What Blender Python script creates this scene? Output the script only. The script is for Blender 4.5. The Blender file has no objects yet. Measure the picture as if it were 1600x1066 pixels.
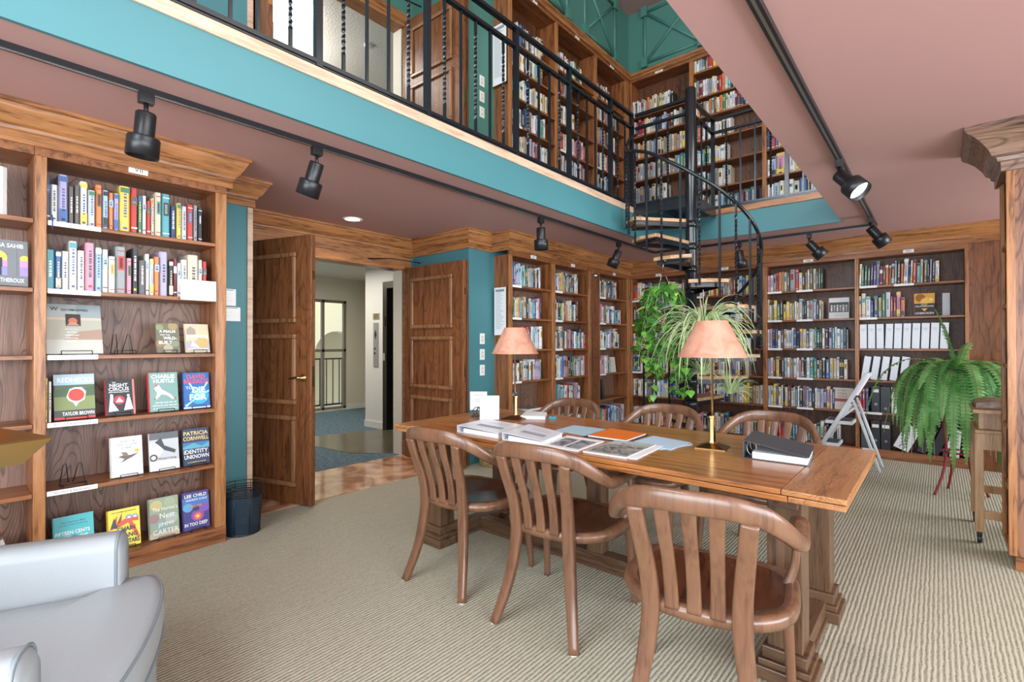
import bpy, math, random
from mathutils import Vector, Matrix
random.seed(7)
PI = math.pi
D = bpy.data
SC = bpy.context.scene
COL = SC.collection

# ------------------------------------------------------------------ camera
cam_d = D.cameras.new('camera'); cam = D.objects.new('camera', cam_d); COL.objects.link(cam)
cam_d.sensor_width = 36; cam_d.lens = 36 * 778.7 / 1600; cam_d.clip_start = 0.02; cam_d.clip_end = 200
yaw, pit, rol = math.radians(40.58), math.radians(0.37), math.radians(-0.085)
cam.matrix_world = Matrix.Translation((0, 0, 1.27)) @ Matrix.Rotation(yaw, 4, 'Z') @ Matrix.Rotation(PI / 2 + pit, 4, 'X') @ Matrix.Rotation(rol, 4, 'Z')
SC.camera = cam

# ------------------------------------------------------------------ look, world, lights
SC.view_settings.view_transform = 'Standard'; SC.view_settings.look = 'None'
SC.view_settings.gamma = 1; SC.view_settings.use_curve_mapping = False
SC.view_settings.exposure = 0.42
w = D.worlds.new('daylight'); SC.world = w; w.use_nodes = True
w.node_tree.nodes['Background'].inputs[0].default_value = (0.75, 0.87, 1, 1)
w.node_tree.nodes['Background'].inputs[1].default_value = 1.5
SC.cycles.max_bounces = 7; SC.cycles.diffuse_bounces = 5; SC.cycles.glossy_bounces = 3
SC.cycles.transparent_max_bounces = 8; SC.cycles.sample_clamp_indirect = 6
try:
    SC.cycles.use_denoising = True
except Exception: pass

def area(name, loc, direction, sx, sy, power, col=(1, 1, 1)):
    l = D.lights.new(name, 'AREA'); l.shape = 'RECTANGLE'; l.size = sx; l.size_y = sy; l.energy = power; l.color = col
    o = D.objects.new(name, l); COL.objects.link(o); o.location = loc
    o.rotation_euler = Vector(direction).to_track_quat('-Z', 'Y').to_euler()
    return o
DAY = (0.86, 0.93, 1.0)
area('daylight_rear_window', (-0.4, -2.7, 1.35), (-.12, 1, 0.20), 4.6, 1.9, 210, DAY)
area('upper_rear_fill', (-1.6, -2.7, 4.6), (-.1, 1, -0.12), 4.4, 2.6, 330, DAY)  # added fill from the upper void; rear wall has no opening up there
area('daylight_side_window', (2.9, 1.1, 1.45), (-1, 0.12, 0.08), 5.6, 1.7, 250, DAY)
area('daylight_far_side_window', (2.9, 5.75, 1.4), (-1, 0.0, 0.03), 1.9, 1.8, 110, DAY)
area('upper_side_fill', (2.9, 2.6, 4.6), (-1, 0.05, -0.1), 6.0, 2.4, 260, (1, .96, .9))  # added warm fill to brighten gallery shelves; side wall is solid here
area('hall_ceiling_lamp', (-7.0, 3.3, 2.42), (0, 0, -1), 2.2, 1.2, 38, (1, .93, .82))
area('upper_hall_lamp', (-6.6, 2.6, 4.5), (0, 0, 1), 1.6, 1.0, 30, (1, .95, .88))
area('atrium_daylight', (-10.4, 5.2, 3.8), (-.3, 0, -1), 2.5, 3.5, 90, (1, .95, .85))

# ------------------------------------------------------------------ materials
MATS = {}
def nmat(name):
    m = D.materials.new(name); m.use_nodes = True
    nt = m.node_tree; b = nt.nodes['Principled BSDF']
    return m, nt, b
def N(nt, typ, **kw):
    n = nt.nodes.new(typ)
    for k, v in kw.items():
        if hasattr(n, k): setattr(n, k, v)
    return n
def plain(name, col, rough=.5, metal=0, spec=.5, emit=None, noise=0, ns=8, bump=0, bs=60, sub=0):
    if name in MATS: return MATS[name]
    m, nt, b = nmat(name)
    b.inputs['Base Color'].default_value = (*col, 1); b.inputs['Roughness'].default_value = rough
    b.inputs['Metallic'].default_value = metal; b.inputs['Specular IOR Level'].default_value = spec
    if sub:
        b.inputs['Subsurface Weight'].default_value = sub; b.inputs['Subsurface Radius'].default_value = (.02, .01, .01)
    if emit:
        b.inputs['Emission Color'].default_value = (*emit[0], 1); b.inputs['Emission Strength'].default_value = emit[1]
    tc = N(nt, 'ShaderNodeTexCoord')
    if noise:
        no = N(nt, 'ShaderNodeTexNoise'); no.inputs['Scale'].default_value = ns; no.inputs['Detail'].default_value = 5
        nt.links.new(tc.outputs['Object'], no.inputs['Vector'])
        mx = N(nt, 'ShaderNodeMix'); mx.data_type = 'RGBA'
        mx.inputs[6].default_value = (*[c * (1 - noise) for c in col], 1)
        mx.inputs[7].default_value = (*[min(1, c * (1 + noise)) for c in col], 1)
        nt.links.new(no.outputs[0], mx.inputs[0]); nt.links.new(mx.outputs[2], b.inputs['Base Color'])
    if bump:
        n2 = N(nt, 'ShaderNodeTexNoise'); n2.inputs['Scale'].default_value = bs; n2.inputs['Detail'].default_value = 3
        nt.links.new(tc.outputs['Object'], n2.inputs['Vector'])
        bp = N(nt, 'ShaderNodeBump'); bp.inputs['Strength'].default_value = bump; bp.inputs['Distance'].default_value = .01
        nt.links.new(n2.outputs[0], bp.inputs['Height']); nt.links.new(bp.outputs[0], b.inputs['Normal'])
    MATS[name] = m; return m

def wood(name, c1, c2, axis='z', rough=.35, contour=0, sc=1.0, coat=0, line=.55):
    """oak: streaks along an axis; contour > 0 adds cathedral-grain contour lines"""
    if name in MATS: return MATS[name]
    m, nt, b = nmat(name); L = nt.links.new
    tc = N(nt, 'ShaderNodeTexCoord'); mp = N(nt, 'ShaderNodeMapping')
    s = {'x': (1, 14, 14), 'y': (14, 1, 14), 'z': (14, 14, 1)}[axis]
    mp.inputs['Scale'].default_value = tuple(q * sc for q in s)
    L(tc.outputs['Object'], mp.inputs['Vector'])
    n1 = N(nt, 'ShaderNodeTexNoise'); n1.inputs['Scale'].default_value = 2.2; n1.inputs['Detail'].default_value = 8; n1.inputs['Roughness'].default_value = .62
    n1.inputs['Distortion'].default_value = .4
    L(mp.outputs[0], n1.inputs['Vector'])
    n2 = N(nt, 'ShaderNodeTexNoise'); n2.inputs['Scale'].default_value = 11; n2.inputs['Detail'].default_value = 6
    L(mp.outputs[0], n2.inputs['Vector'])
    add = N(nt, 'ShaderNodeMath', operation='MULTIPLY_ADD'); add.inputs[1].default_value = .45
    L(n2.outputs[0], add.inputs[0]); L(n1.outputs[0], add.inputs[2])
    cr = N(nt, 'ShaderNodeValToRGB')
    e = cr.color_ramp.elements; e[0].position = .585; e[1].position = .85
    e[0].color = (*c2, 1); e[1].color = (*c1, 1)
    k = e.new(.69); k.color = (*[(a * .6 + b_ * .4) for a, b_ in zip(c1, c2)], 1)
    L(add.outputs[0], cr.inputs[0]); out = cr.outputs[0]
    if contour:
        mp2 = N(nt, 'ShaderNodeMapping')
        s2 = {'x': (.22, 1, 1), 'y': (1, .22, 1), 'z': (1, 1, .22)}[axis]
        mp2.inputs['Scale'].default_value = s2
        L(tc.outputs['Object'], mp2.inputs['Vector'])
        n3 = N(nt, 'ShaderNodeTexNoise'); n3.inputs['Scale'].default_value = contour; n3.inputs['Detail'].default_value = 2.5
        n3.inputs['Roughness'].default_value = .35
        L(mp2.outputs[0], n3.inputs['Vector'])
        mu = N(nt, 'ShaderNodeMath', operation='MULTIPLY'); mu.inputs[1].default_value = 40; L(n3.outputs[0], mu.inputs[0])
        fr = N(nt, 'ShaderNodeMath', operation='PINGPONG'); fr.inputs[1].default_value = .5; L(mu.outputs[0], fr.inputs[0])
        c3 = N(nt, 'ShaderNodeValToRGB'); c3.color_ramp.elements[0].position = .02; c3.color_ramp.elements[1].position = .17
        c3.color_ramp.elements[0].color = (line, line * .95, line * .9, 1); c3.color_ramp.elements[1].color = (1, 1, 1, 1)
        L(fr.outputs[0], c3.inputs[0])
        mx = N(nt, 'ShaderNodeMix'); mx.data_type = 'RGBA'; mx.blend_type = 'MULTIPLY'; mx.inputs[0].default_value = 1
        L(out, mx.inputs[6]); L(c3.outputs[0], mx.inputs[7]); out = mx.outputs[2]
    L(out, b.inputs['Base Color'])
    b.inputs['Roughness'].default_value = rough
    if coat:
        b.inputs['Coat Weight'].default_value = coat; b.inputs['Coat Roughness'].default_value = .12
    bp = N(nt, 'ShaderNodeBump'); bp.inputs['Strength'].default_value = .12; bp.inputs['Distance'].default_value = .004
    L(add.outputs[0], bp.inputs['Height']); L(bp.outputs[0], b.inputs['Normal'])
    MATS[name] = m; return m

OAK1, OAK2 = (.44, .185, .062), (.155, .053, .017)
oak = {a: wood('oak_' + a, OAK1, OAK2, a) for a in 'xyz'}
oak_case = {a: wood('oak_case_' + a, (.32, .118, .040), (.115, .036, .012), a) for a in 'xyz'}
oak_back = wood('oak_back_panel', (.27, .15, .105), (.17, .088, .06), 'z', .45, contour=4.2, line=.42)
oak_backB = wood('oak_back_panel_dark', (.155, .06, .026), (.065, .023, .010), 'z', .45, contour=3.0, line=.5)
oak_door = wood('oak_door', (.235, .086, .030), (.085, .028, .010), 'z', .38, contour=2.4, line=.7)
oak_mld = wood('oak_moulding', (.33, .155, .07), (.13, .055, .024), 'z', .32)
oak_table = wood('oak_tabletop', (.47, .175, .045), (.16, .047, .012), 'x', .28, coat=.15)
oak_table_y = wood('oak_tabletop_end', (.50, .225, .08), (.30, .12, .04), 'y', .3, contour=8, coat=.15, line=.6)
oak_leg = wood('oak_table_leg', (.15, .08, .042), (.065, .031, .016), 'z', .35)
oak_leg_x = wood('oak_table_stretcher', (.15, .08, .042), (.065, .031, .016), 'x', .35)
oak_leg_y = wood('oak_table_foot', (.15, .08, .042), (.065, .031, .016), 'y', .35)
chair_w = wood('walnut_chair', (.19, .09, .047), (.115, .05, .027), 'z', .3, sc=.6, coat=.3)
chair_s = wood('walnut_seat', (.12, .042, .02), (.045, .016, .009), 'y', .25, sc=.6, coat=.35)
pale_oak = {a: wood('pale_oak_' + a, (.66, .47, .34), (.46, .30, .20), a, .4) for a in 'xy'}
cart_w = wood('maple_cart', (.50, .30, .14), (.30, .16, .07), 'z', .4)
TEAL = plain('teal_paint', (.056, .19, .212), .5, noise=.05, ns=2)
TEALU = plain('teal_paint_warm_lit', (.066, .20, .165), .5, noise=.05, ns=2)  # same teal made greener: warm upper-level light put into the colour
PINK = plain('rose_ceiling_paint', (.49, .28, .255), .6, noise=.03, ns=1.5)
CREAM = plain('cream_wall_paint', (.72, .66, .54), .6)
WHITEP = plain('white_paint', (.8, .78, .74), .5)
POP = plain('stipple_ceiling', (.68, .64, .58), .8, bump=.6, bs=45)
BLACK = plain('black_iron', (.008, .010, .014), .22, spec=.6)
BLACKM = plain('black_satin_metal', (.012, .012, .014), .35, spec=.5)
STEEL = plain('steel', (.5, .5, .5), .3, metal=1)
BRASS = plain('polished_brass', (.62, .42, .18), .18, metal=1)
BRASSD = plain('dark_brass', (.20, .11, .04), .28, metal=1)
PAPER = plain('white_paper', (.82, .82, .8), .7)
PAGES = plain('page_edges', (.78, .74, .66), .8)
PLASTW = plain('white_plastic', (.78, .77, .72), .35)
LEATHER = plain('grey_leather', (.40, .435, .45), .36, bump=.08, bs=220, noise=.05, ns=4)
LEATHERD = plain('grey_leather_piping', (.22, .26, .28), .4)
GLASS = None
def glass_mat():
    m, nt, b = nmat('window_glass'); L = nt.links.new
    t = N(nt, 'ShaderNodeBsdfTransparent'); t.inputs[0].default_value = (.95, .98, 1, 1)
    g = N(nt, 'ShaderNodeBsdfGlossy'); g.inputs['Roughness'].default_value = .03
    mx = N(nt, 'ShaderNodeMixShader'); mx.inputs[0].default_value = .08
    L(t.outputs[0], mx.inputs[1]); L(g.outputs[0], mx.inputs[2]); L(mx.outputs[0], nt.nodes['Material Output'].inputs[0])
    return m
GLASS = glass_mat()

def carpet_mat():
    m, nt, b = nmat('ribbed_carpet'); L = nt.links.new
    tc = N(nt, 'ShaderNodeTexCoord'); sp = N(nt, 'ShaderNodeSeparateXYZ'); L(tc.outputs['Object'], sp.inputs[0])
    mp = N(nt, 'ShaderNodeMapping'); mp.inputs['Scale'].default_value = (9, 2.5, 1); L(tc.outputs['Object'], mp.inputs[0])
    nz = N(nt, 'ShaderNodeTexNoise'); nz.inputs['Scale'].default_value = 6; nz.inputs['Detail'].default_value = 3; L(mp.outputs[0], nz.inputs['Vector'])
    a = N(nt, 'ShaderNodeMath', operation='MULTIPLY_ADD'); a.inputs[1].default_value = .012; L(nz.outputs[0], a.inputs[0]); L(sp.outputs[0], a.inputs[2])
    fq = N(nt, 'ShaderNodeMath', operation='MULTIPLY'); fq.inputs[1].default_value = 2 * PI / .0180; L(a.outputs[0], fq.inputs[0])
    si = N(nt, 'ShaderNodeMath', operation='SINE'); L(fq.outputs[0], si.inputs[0])
    mp2 = N(nt, 'ShaderNodeMapping'); mp2.inputs['Scale'].default_value = (60, 22, 1); L(tc.outputs['Object'], mp2.inputs[0])
    n2 = N(nt, 'ShaderNodeTexNoise'); n2.inputs['Scale'].default_value = 3; n2.inputs['Detail'].default_value = 5; L(mp2.outputs[0], n2.inputs['Vector'])
    h = N(nt, 'ShaderNodeMath', operation='MULTIPLY_ADD'); h.inputs[1].default_value = 3.2; L(n2.outputs[0], h.inputs[0]); L(si.outputs[0], h.inputs[2])
    mr = N(nt, 'ShaderNodeMapRange'); mr.inputs[1].default_value = .0; mr.inputs[2].default_value = 2.4; L(h.outputs[0], mr.inputs[0])
    cr = N(nt, 'ShaderNodeValToRGB'); e = cr.color_ramp.elements
    e[0].color = (.225, .20, .14, 1); e[1].color = (.475, .45, .345, 1); e[0].position = .05; e[1].position = .85
    L(mr.outputs[0], cr.inputs[0]); L(cr.outputs[0], b.inputs['Base Color']); b.inputs['Roughness'].default_value = .95
    b.inputs['Specular IOR Level'].default_value = .1
    bp = N(nt, 'ShaderNodeBump'); bp.inputs['Strength'].default_value = .5; bp.inputs['Distance'].default_value = .005
    L(mr.outputs[0], bp.inputs['Height']); L(bp.outputs[0], b.inputs['Normal'])
    return m
def speck(name, c1, c2, sc, rough, det=6, dist=0, coat=0, stretch=(1, 1, 1), pos=(.35, .7)):
    m, nt, b = nmat(name); L = nt.links.new
    tc = N(nt, 'ShaderNodeTexCoord'); mp = N(nt, 'ShaderNodeMapping'); mp.inputs['Scale'].default_value = stretch; L(tc.outputs['Object'], mp.inputs[0])
    n = N(nt, 'ShaderNodeTexNoise'); n.inputs['Scale'].default_value = sc; n.inputs['Detail'].default_value = det; n.inputs['Distortion'].default_value = dist
    L(mp.outputs[0], n.inputs['Vector'])
    cr = N(nt, 'ShaderNodeValToRGB'); e = cr.color_ramp.elements; e[0].position, e[1].position = pos
    e[0].color = (*c1, 1); e[1].color = (*c2, 1); L(n.outputs[0], cr.inputs[0]); L(cr.outputs[0], b.inputs['Base Color'])
    b.inputs['Roughness'].default_value = rough
    if coat: b.inputs['Coat Weight'].default_value = coat
    MATS[name] = m
    return m
CARPET = carpet_mat()
MARBLE = speck('red_marble', (.34, .13, .065), (.74, .46, .29), 3.0, .12, 9, 1.6, pos=(.38, .62))
BLUEC = speck('blue_carpet', (.035, .075, .11), (.17, .25, .30), 60, .95, 4, 0, stretch=(1, .35, 1))
SLATE = speck('bronze_tile', (.10, .085, .06), (.17, .14, .10), 3, .22)
SHADE = speck('parchment_shade', (.44, .18, .105), (.56, .275, .185), 14, .6, 8, 1.0, pos=(.3, .62))
MAGPH = speck('magazine_photo', (.03, .035, .03), (.55, .52, .46), 38, .4, 6, .8)
GREYPH = speck('grey_photo', (.05, .05, .055), (.5, .5, .52), 30, .4, 6, .6)

RGB = dict(w=(.74, .73, .70), c=(.62, .54, .39), k=(.03, .03, .035), g=(.28, .29, .29), b=(.06, .13, .33), n=(.03, .05, .12),
           l=(.34, .48, .60), t=(.09, .32, .36), e=(.07, .20, .11), r=(.48, .05, .045), m=(.20, .03, .05), o=(.68, .22, .07),
           y=(.74, .54, .10), p=(.62, .27, .34), u=(.22, .11, .29), v=(.40, .36, .54), a=(.42, .29, .17), h=(.12, .10, .09), s=(.50, .52, .55))
CNAME = dict(w='white', c='cream', k='black', g='grey', b='blue', n='navy', l='pale blue', t='teal', e='green', r='red', m='maroon', o='orange',
             y='yellow', p='pink', u='purple', v='lavender', a='tan', h='charcoal', s='silver')
def bookmat(c):
    return plain('book_cloth_' + CNAME[c].replace(' ', '_'), RGB[c], .42, noise=.12, ns=30)
def flat(col):
    return plain('ink_%02x%02x%02x' % tuple(int(max(0, min(1, q)) * 255) for q in col), col, .45)
# ------------------------------------------------------------------ mesh tools
class MB:
    def __init__(s): s.v = []; s.f = []; s.m = []; s.s = []
    def add(s, vs, fs, mi=0, sm=False, M=None):
        o = len(s.v)
        for p in vs:
            p = Vector(p)
            if M is not None: p = M @ p
            s.v.append(tuple(p))
        for f in fs:
            s.f.append([i + o for i in f]); s.m.append(mi); s.s.append(sm)
    def box(s, x0, x1, y0, y1, z0, z1, mi=0, M=None):
        vs = [(x0, y0, z0), (x1, y0, z0), (x1, y1, z0), (x0, y1, z0), (x0, y0, z1), (x1, y0, z1), (x1, y1, z1), (x0, y1, z1)]
        s.add(vs, [(0, 3, 2, 1), (4, 5, 6, 7), (0, 1, 5, 4), (1, 2, 6, 5), (2, 3, 7, 6), (3, 0, 4, 7)], mi, False, M)
    def lathe(s, prof, n=24, mi=0, c=(0, 0, 0), M=None, cap=True, sm=True):
        vs = []; fs = []
        for r, z in prof:
            for k in range(n):
                a = 2 * PI * k / n; vs.append((c[0] + r * math.cos(a), c[1] + r * math.sin(a), c[2] + z))
        for i in range(len(prof) - 1):
            for k in range(n):
                k2 = (k + 1) % n; fs.append((i * n + k, i * n + k2, (i + 1) * n + k2, (i + 1) * n + k))
        s.add(vs, fs, mi, sm, M)
        if cap:
            o = len(s.v) - len(vs)
            s.f.append([o + k for k in range(n)][::-1]); s.m.append(mi); s.s.append(False)
            t = o + (len(prof) - 1) * n
            s.f.append([t + k for k in range(n)]); s.m.append(mi); s.s.append(False)
    def tube(s, pts, r, n=8, mi=0, cap=True, M=None, closed=False):
        pts = [Vector(p) for p in pts]; m = len(pts); vs = []; fs = []
        up = None
        for i, p in enumerate(pts):
            if closed: t = pts[(i + 1) % m] - pts[i - 1]
            else: t = pts[min(i + 1, m - 1)] - pts[max(i - 1, 0)]
            if t.length < 1e-9: t = Vector((0, 0, 1))
            t.normalize()
            if up is None: up = Vector((0, 0, 1)) if abs(t.z) < .9 else Vector((1, 0, 0))
            a = t.cross(up)
            if a.length < 1e-6: a = t.orthogonal()
            a.normalize(); bb = a.cross(t).normalized(); up = bb
            rr = r[i] if isinstance(r, (list, tuple)) else r
            for k in range(n):
                an = 2 * PI * k / n; vs.append(p + a * math.cos(an) * rr + bb * math.sin(an) * rr)
        seg = m if closed else m - 1
        for i in range(seg):
            j = (i + 1) % m
            for k in range(n):
                k2 = (k + 1) % n; fs.append((i * n + k, j * n + k, j * n + k2, i * n + k2))
        if cap and not closed:
            fs.append(tuple(range(n))); fs.append(tuple((m - 1) * n + k for k in range(n))[::-1])
        s.add(vs, fs, mi, True, M)
    def prism(s, poly, z0, z1, mi=0, M=None, mi_side=None):
        n = len(poly); vs = [(x, y, z0) for x, y in poly] + [(x, y, z1) for x, y in poly]
        s.add(vs, [tuple(range(n))[::-1], tuple(range(n, 2 * n))], mi, False, M)
        s.add(vs, [(k, (k + 1) % n, n + (k + 1) % n, n + k) for k in range(n)], mi if mi_side is None else mi_side, False, M)
    def loft(s, rings, mi=0, sm=True, cap=True, M=None):
        n = len(rings[0]); vs = [p for r in rings for p in r]; fs = []
        for i in range(len(rings) - 1):
            for k in range(n):
                k2 = (k + 1) % n; fs.append((i * n + k, i * n + k2, (i + 1) * n + k2, (i + 1) * n + k))
        if cap:
            fs.append(tuple(range(n))[::-1]); t = (len(rings) - 1) * n; fs.append(tuple(t + k for k in range(n)))
        s.add(vs, fs, mi, sm, M)
    def text(s, txt, h, cx, cy, mi, M, maxw=None, align='CENTER', bold=0):
        """text in the local XY plane of M, centred at cx, cy"""
        cu = D.curves.new('t', 'FONT'); cu.body = txt; cu.size = 1; cu.align_x = align; cu.resolution_u = 2
        cu.offset = bold
        o = D.objects.new('t', cu); me = D.meshes.new_from_object(o)
        xs = [v.co.x for v in me.vertices]; ys = [v.co.y for v in me.vertices]
        if xs:
            hh = max(ys) - min(ys); k = h / max(hh, .01); kx = k
            W = (max(xs) - min(xs)) * k
            if maxw and W > maxw: kx = k * maxw / W
            mx_ = (max(xs) + min(xs)) / 2; my_ = (max(ys) + min(ys)) / 2
            if align == 'LEFT': mx_ = min(xs)
            s.add([((v.co.x - mx_) * kx + cx, (v.co.y - my_) * k + cy, 0) for v in me.vertices], [tuple(p.vertices) for p in me.polygons], mi, False, M)
        D.objects.remove(o); D.curves.remove(cu); D.meshes.remove(me)
    def mesh(s, name, mats):
        me = D.meshes.new(name); me.from_pydata(s.v, [], s.f)
        for m in (mats if isinstance(mats, (list, tuple)) else [mats]): me.materials.append(m)
        me.polygons.foreach_set('material_index', s.m); me.polygons.foreach_set('use_smooth', s.s)
        me.update(); return me
    def obj(s, name, mats, parent=None, loc=None, rotz=0, bevel=0, kind=None, sub=0):
        o = D.objects.new(name, s.mesh(name, mats)); COL.objects.link(o)
        if parent is not None: o.parent = parent
        if loc: o.location = loc
        o.rotation_euler[2] = rotz
        if bevel:
            b = o.modifiers.new('edge', 'BEVEL'); b.width = bevel; b.segments = 2; b.limit_method = 'ANGLE'; b.angle_limit = .7
        if sub:
            b = o.modifiers.new('smooth', 'SUBSURF'); b.levels = sub; b.render_levels = sub
        if kind: o['kind'] = kind
        return o
def thing(name, label, cat, loc=(0, 0, 0), rotz=0, group=None):
    o = D.objects.new(name, None); COL.objects.link(o); o.empty_display_size = .1
    o.location = loc; o.rotation_euler = (0, 0, rotz); return tag(o, label, cat, group)
def tag(o, label, cat, group=None):
    o['label'] = label; o['category'] = cat
    if group: o['group'] = group
    return o
def copy_tree(o, parent=None):
    c = o.copy(); COL.objects.link(c); c.parent = parent
    if parent is not None: c.matrix_parent_inverse = o.matrix_parent_inverse.copy()
    for ch in o.children: copy_tree(ch, c)
    return c
def struct(name, mb, mats, bevel=0): return mb.obj(name, mats, kind='structure', bevel=bevel)
def boxes(*bs):
    m = MB()
    for b in bs: m.box(*b)
    return m
def catmull(P, n=6):
    P = [Vector(p) for p in P]; out = []
    for i in range(len(P) - 1):
        p0 = P[max(i - 1, 0)]; p1 = P[i]; p2 = P[i + 1]; p3 = P[min(i + 2, len(P) - 1)]
        for k in range(n):
            t = k / n
            out.append(.5 * ((2 * p1) + (p2 - p0) * t + (2 * p0 - 5 * p1 + 4 * p2 - p3) * t * t + (3 * p1 - p0 - 3 * p2 + p3) * t ** 3))
    out.append(P[-1]); return out
def super_ring(c, a, b, n=16, e=.55):
    r = []
    for k in range(n):
        t = 2 * PI * k / n; ct, st = math.cos(t), math.sin(t)
        r.append(Vector(c) + a * math.copysign(abs(ct) ** e, ct) + b * math.copysign(abs(st) ** e, st))
    return r
def offset_path(path, o):
    """offset an open polyline to its right-hand side by o with mitres"""
    P = [Vector((x, y)) for x, y in path]; out = []
    for i, p in enumerate(P):
        ns = []
        if i > 0: d = (P[i] - P[i - 1]).normalized(); ns.append(Vector((d.y, -d.x)))
        if i < len(P) - 1: d = (P[i + 1] - P[i]).normalized(); ns.append(Vector((d.y, -d.x)))
        if len(ns) == 2:
            b = ns[0] + ns[1]; q = p + b * (o / (b.dot(ns[0])))
        else: q = p + ns[0] * o
        out.append(q)
    return out
def moulding(name, path, prof, mats, kind='structure'):
    """sweep a profile (outward, z) along a path; faces get material by leg direction"""
    mb = MB(); offs = [offset_path(path, o) for o, z in prof]
    for i in range(len(path) - 1):
        dx = abs(path[i + 1][0] - path[i][0]) > abs(path[i + 1][1] - path[i][1])
        for k in range(len(prof) - 1):
            a, b = offs[k][i], offs[k][i + 1]; c, d = offs[k + 1][i + 1], offs[k + 1][i]
            z0, z1 = prof[k][1], prof[k + 1][1]
            mb.add([(a.x, a.y, z0), (b.x, b.y, z0), (c.x, c.y, z1), (d.x, d.y, z1)], [(0, 1, 2, 3)], 0 if dx else 1)
    n = len(prof)
    for i in (0, len(path) - 1):
        mb.add([(offs[k][i].x, offs[k][i].y, prof[k][1]) for k in range(n)], [tuple(range(n))], 0)
    o = mb.obj(name, mats)
    if kind: o['kind'] = kind
    return o
# ------------------------------------------------------------------ room shell
CEIL, FL2, TOPZ = 2.476, 2.80, 6.34
XA, YB = -3.51, 6.83                     # bookcase face planes
struct('floor', boxes((-3.87, 3.1, -2.9, 7.2, -.05, 0)), CARPET)
struct('floor_threshold', boxes((-4.70, -3.88, 1.50, 3.74, -.05, .003)), MARBLE)
fl = MB(); fl.prism([(-4.70, 1.5), (-3.86, 1.5), (-3.83, 3.13), (-3.83, 3.75), (-4.70, 3.75)], .0005, .004)
struct('floor_marble', fl, MARBLE)
struct('floor_hall', boxes((-9.0, -4.68, -2.0, 7.5, -.05, .001)), BLUEC)
hl = MB(); hl.prism([(-5.2, 3.19), (-4.72, 3.62), (-4.72, 4.38), (-6.35, 4.38), (-6.62, 3.05)], .001, .005)
struct('floor_elevator_apron', hl, SLATE)
T_, U_ = TEAL, TEALU
struct('wall_left', boxes((-4.84, -3.87, -2.9, 1.55, 0, CEIL)), T_)
struct('wall_left_upper', boxes((-4.84, -3.87, -2.9, 1.55, FL2, TOPZ)), T_)
struct('wall_door_side', boxes((-4.84, -3.76, 3.69, 7.3, 0, CEIL)), T_)
struct('wall_door_side_upper', boxes((-4.84, -3.76, 3.69, 7.3, FL2, TOPZ)), U_)
struct('wall_niche', boxes((-4.84, -4.69, 1.55, 1.66, 0, CEIL), (-4.84, -4.69, 3.54, 3.69, 0, CEIL), (-4.84, -4.69, 1.66, 3.54, 2.16, CEIL)), T_)
struct('wall_niche_upper', boxes((-4.84, -4.69, 1.55, 1.66, FL2, TOPZ), (-4.84, -4.69, 3.54, 3.69, FL2, TOPZ), (-4.84, -4.69, 1.66, 3.54, 4.96, TOPZ)), U_)
struct('wall_back', boxes((-3.76, 3.1, 7.11, 7.3, 0, CEIL)), T_)
struct('wall_back_upper', boxes((-3.76, 3.1, 7.11, 7.3, FL2, TOPZ)), U_)
struct('wall_back_frieze', boxes((-3.55, 3.1, 6.87, 7.11, 5.28, TOPZ)), U_)
struct('wall_left_frieze', boxes((-3.76, -3.55, 3.69, 7.11, 5.28, TOPZ)), U_)
def walled(name, axis, pos, th, a0, a1, z0, z1, holes, mat):
    """wall with window holes (a0,a1,z0,z1)"""
    mb = MB()
    def bx(p, q, r, s_):
        if q - p < 1e-4 or s_ - r < 1e-4: return
        if axis == 'y': mb.box(p, q, pos, pos + th, r, s_)
        else: mb.box(pos, pos + th, p, q, r, s_)
    cur = a0
    for h in sorted(holes):
        bx(cur, h[0], z0, z1); bx(h[0], h[1], z0, h[2]); bx(h[0], h[1], h[3], z1); cur = h[1]
    bx(cur, a1, z0, z1)
    return struct(name, mb, mat)
walled('wall_rear', 'y', -2.95, .12, -3.87, 3.1, 0, TOPZ, [(-2.7, -.1, .45, 2.3), (.3, 2.5, .45, 2.3)], T_)
walled('wall_right', 'x', 3.0, .12, -2.83, 7.1, 0, TOPZ, [(-1.8, .9, .5, 2.3), (1.3, 3.8, .5, 2.3), (4.8, 6.7, .5, 2.3)], T_)
wn = 0
for (axis, a0, a1, z0, z1) in [('y', -2.7, -.1, .45, 2.3), ('y', .3, 2.5, .45, 2.3), ('x', -1.8, .9, .5, 2.3), ('x', 1.3, 3.8, .5, 2.3), ('x', 4.8, 6.7, .5, 2.3)]:
    wn += 1; mb = MB()
    def q(p, r, s_, t, d0, d1, mi):
        if axis == 'y': mb.box(p, r, d0, d1, s_, t, mi)
        else: mb.box(d0 + 5.94, d1 + 5.94, p, r, s_, t, mi)
    f = .05
    for (p, r, s_, t) in [(a0, a0 + f, z0, z1), (a1 - f, a1, z0, z1), (a0 + f, a1 - f, z0, z0 + f), (a0 + f, a1 - f, z1 - f, z1), ((a0 + a1) / 2 - .025, (a0 + a1) / 2 + .025, z0 + f, z1 - f)]:
        q(p, r, s_, t, -2.93, -2.86, 0)
    q(a0 + f, a1 - f, z0 + f, z1 - f, -2.905, -2.90, 1)
    struct('window_%d' % wn, mb, [oak['x'], GLASS])
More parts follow.
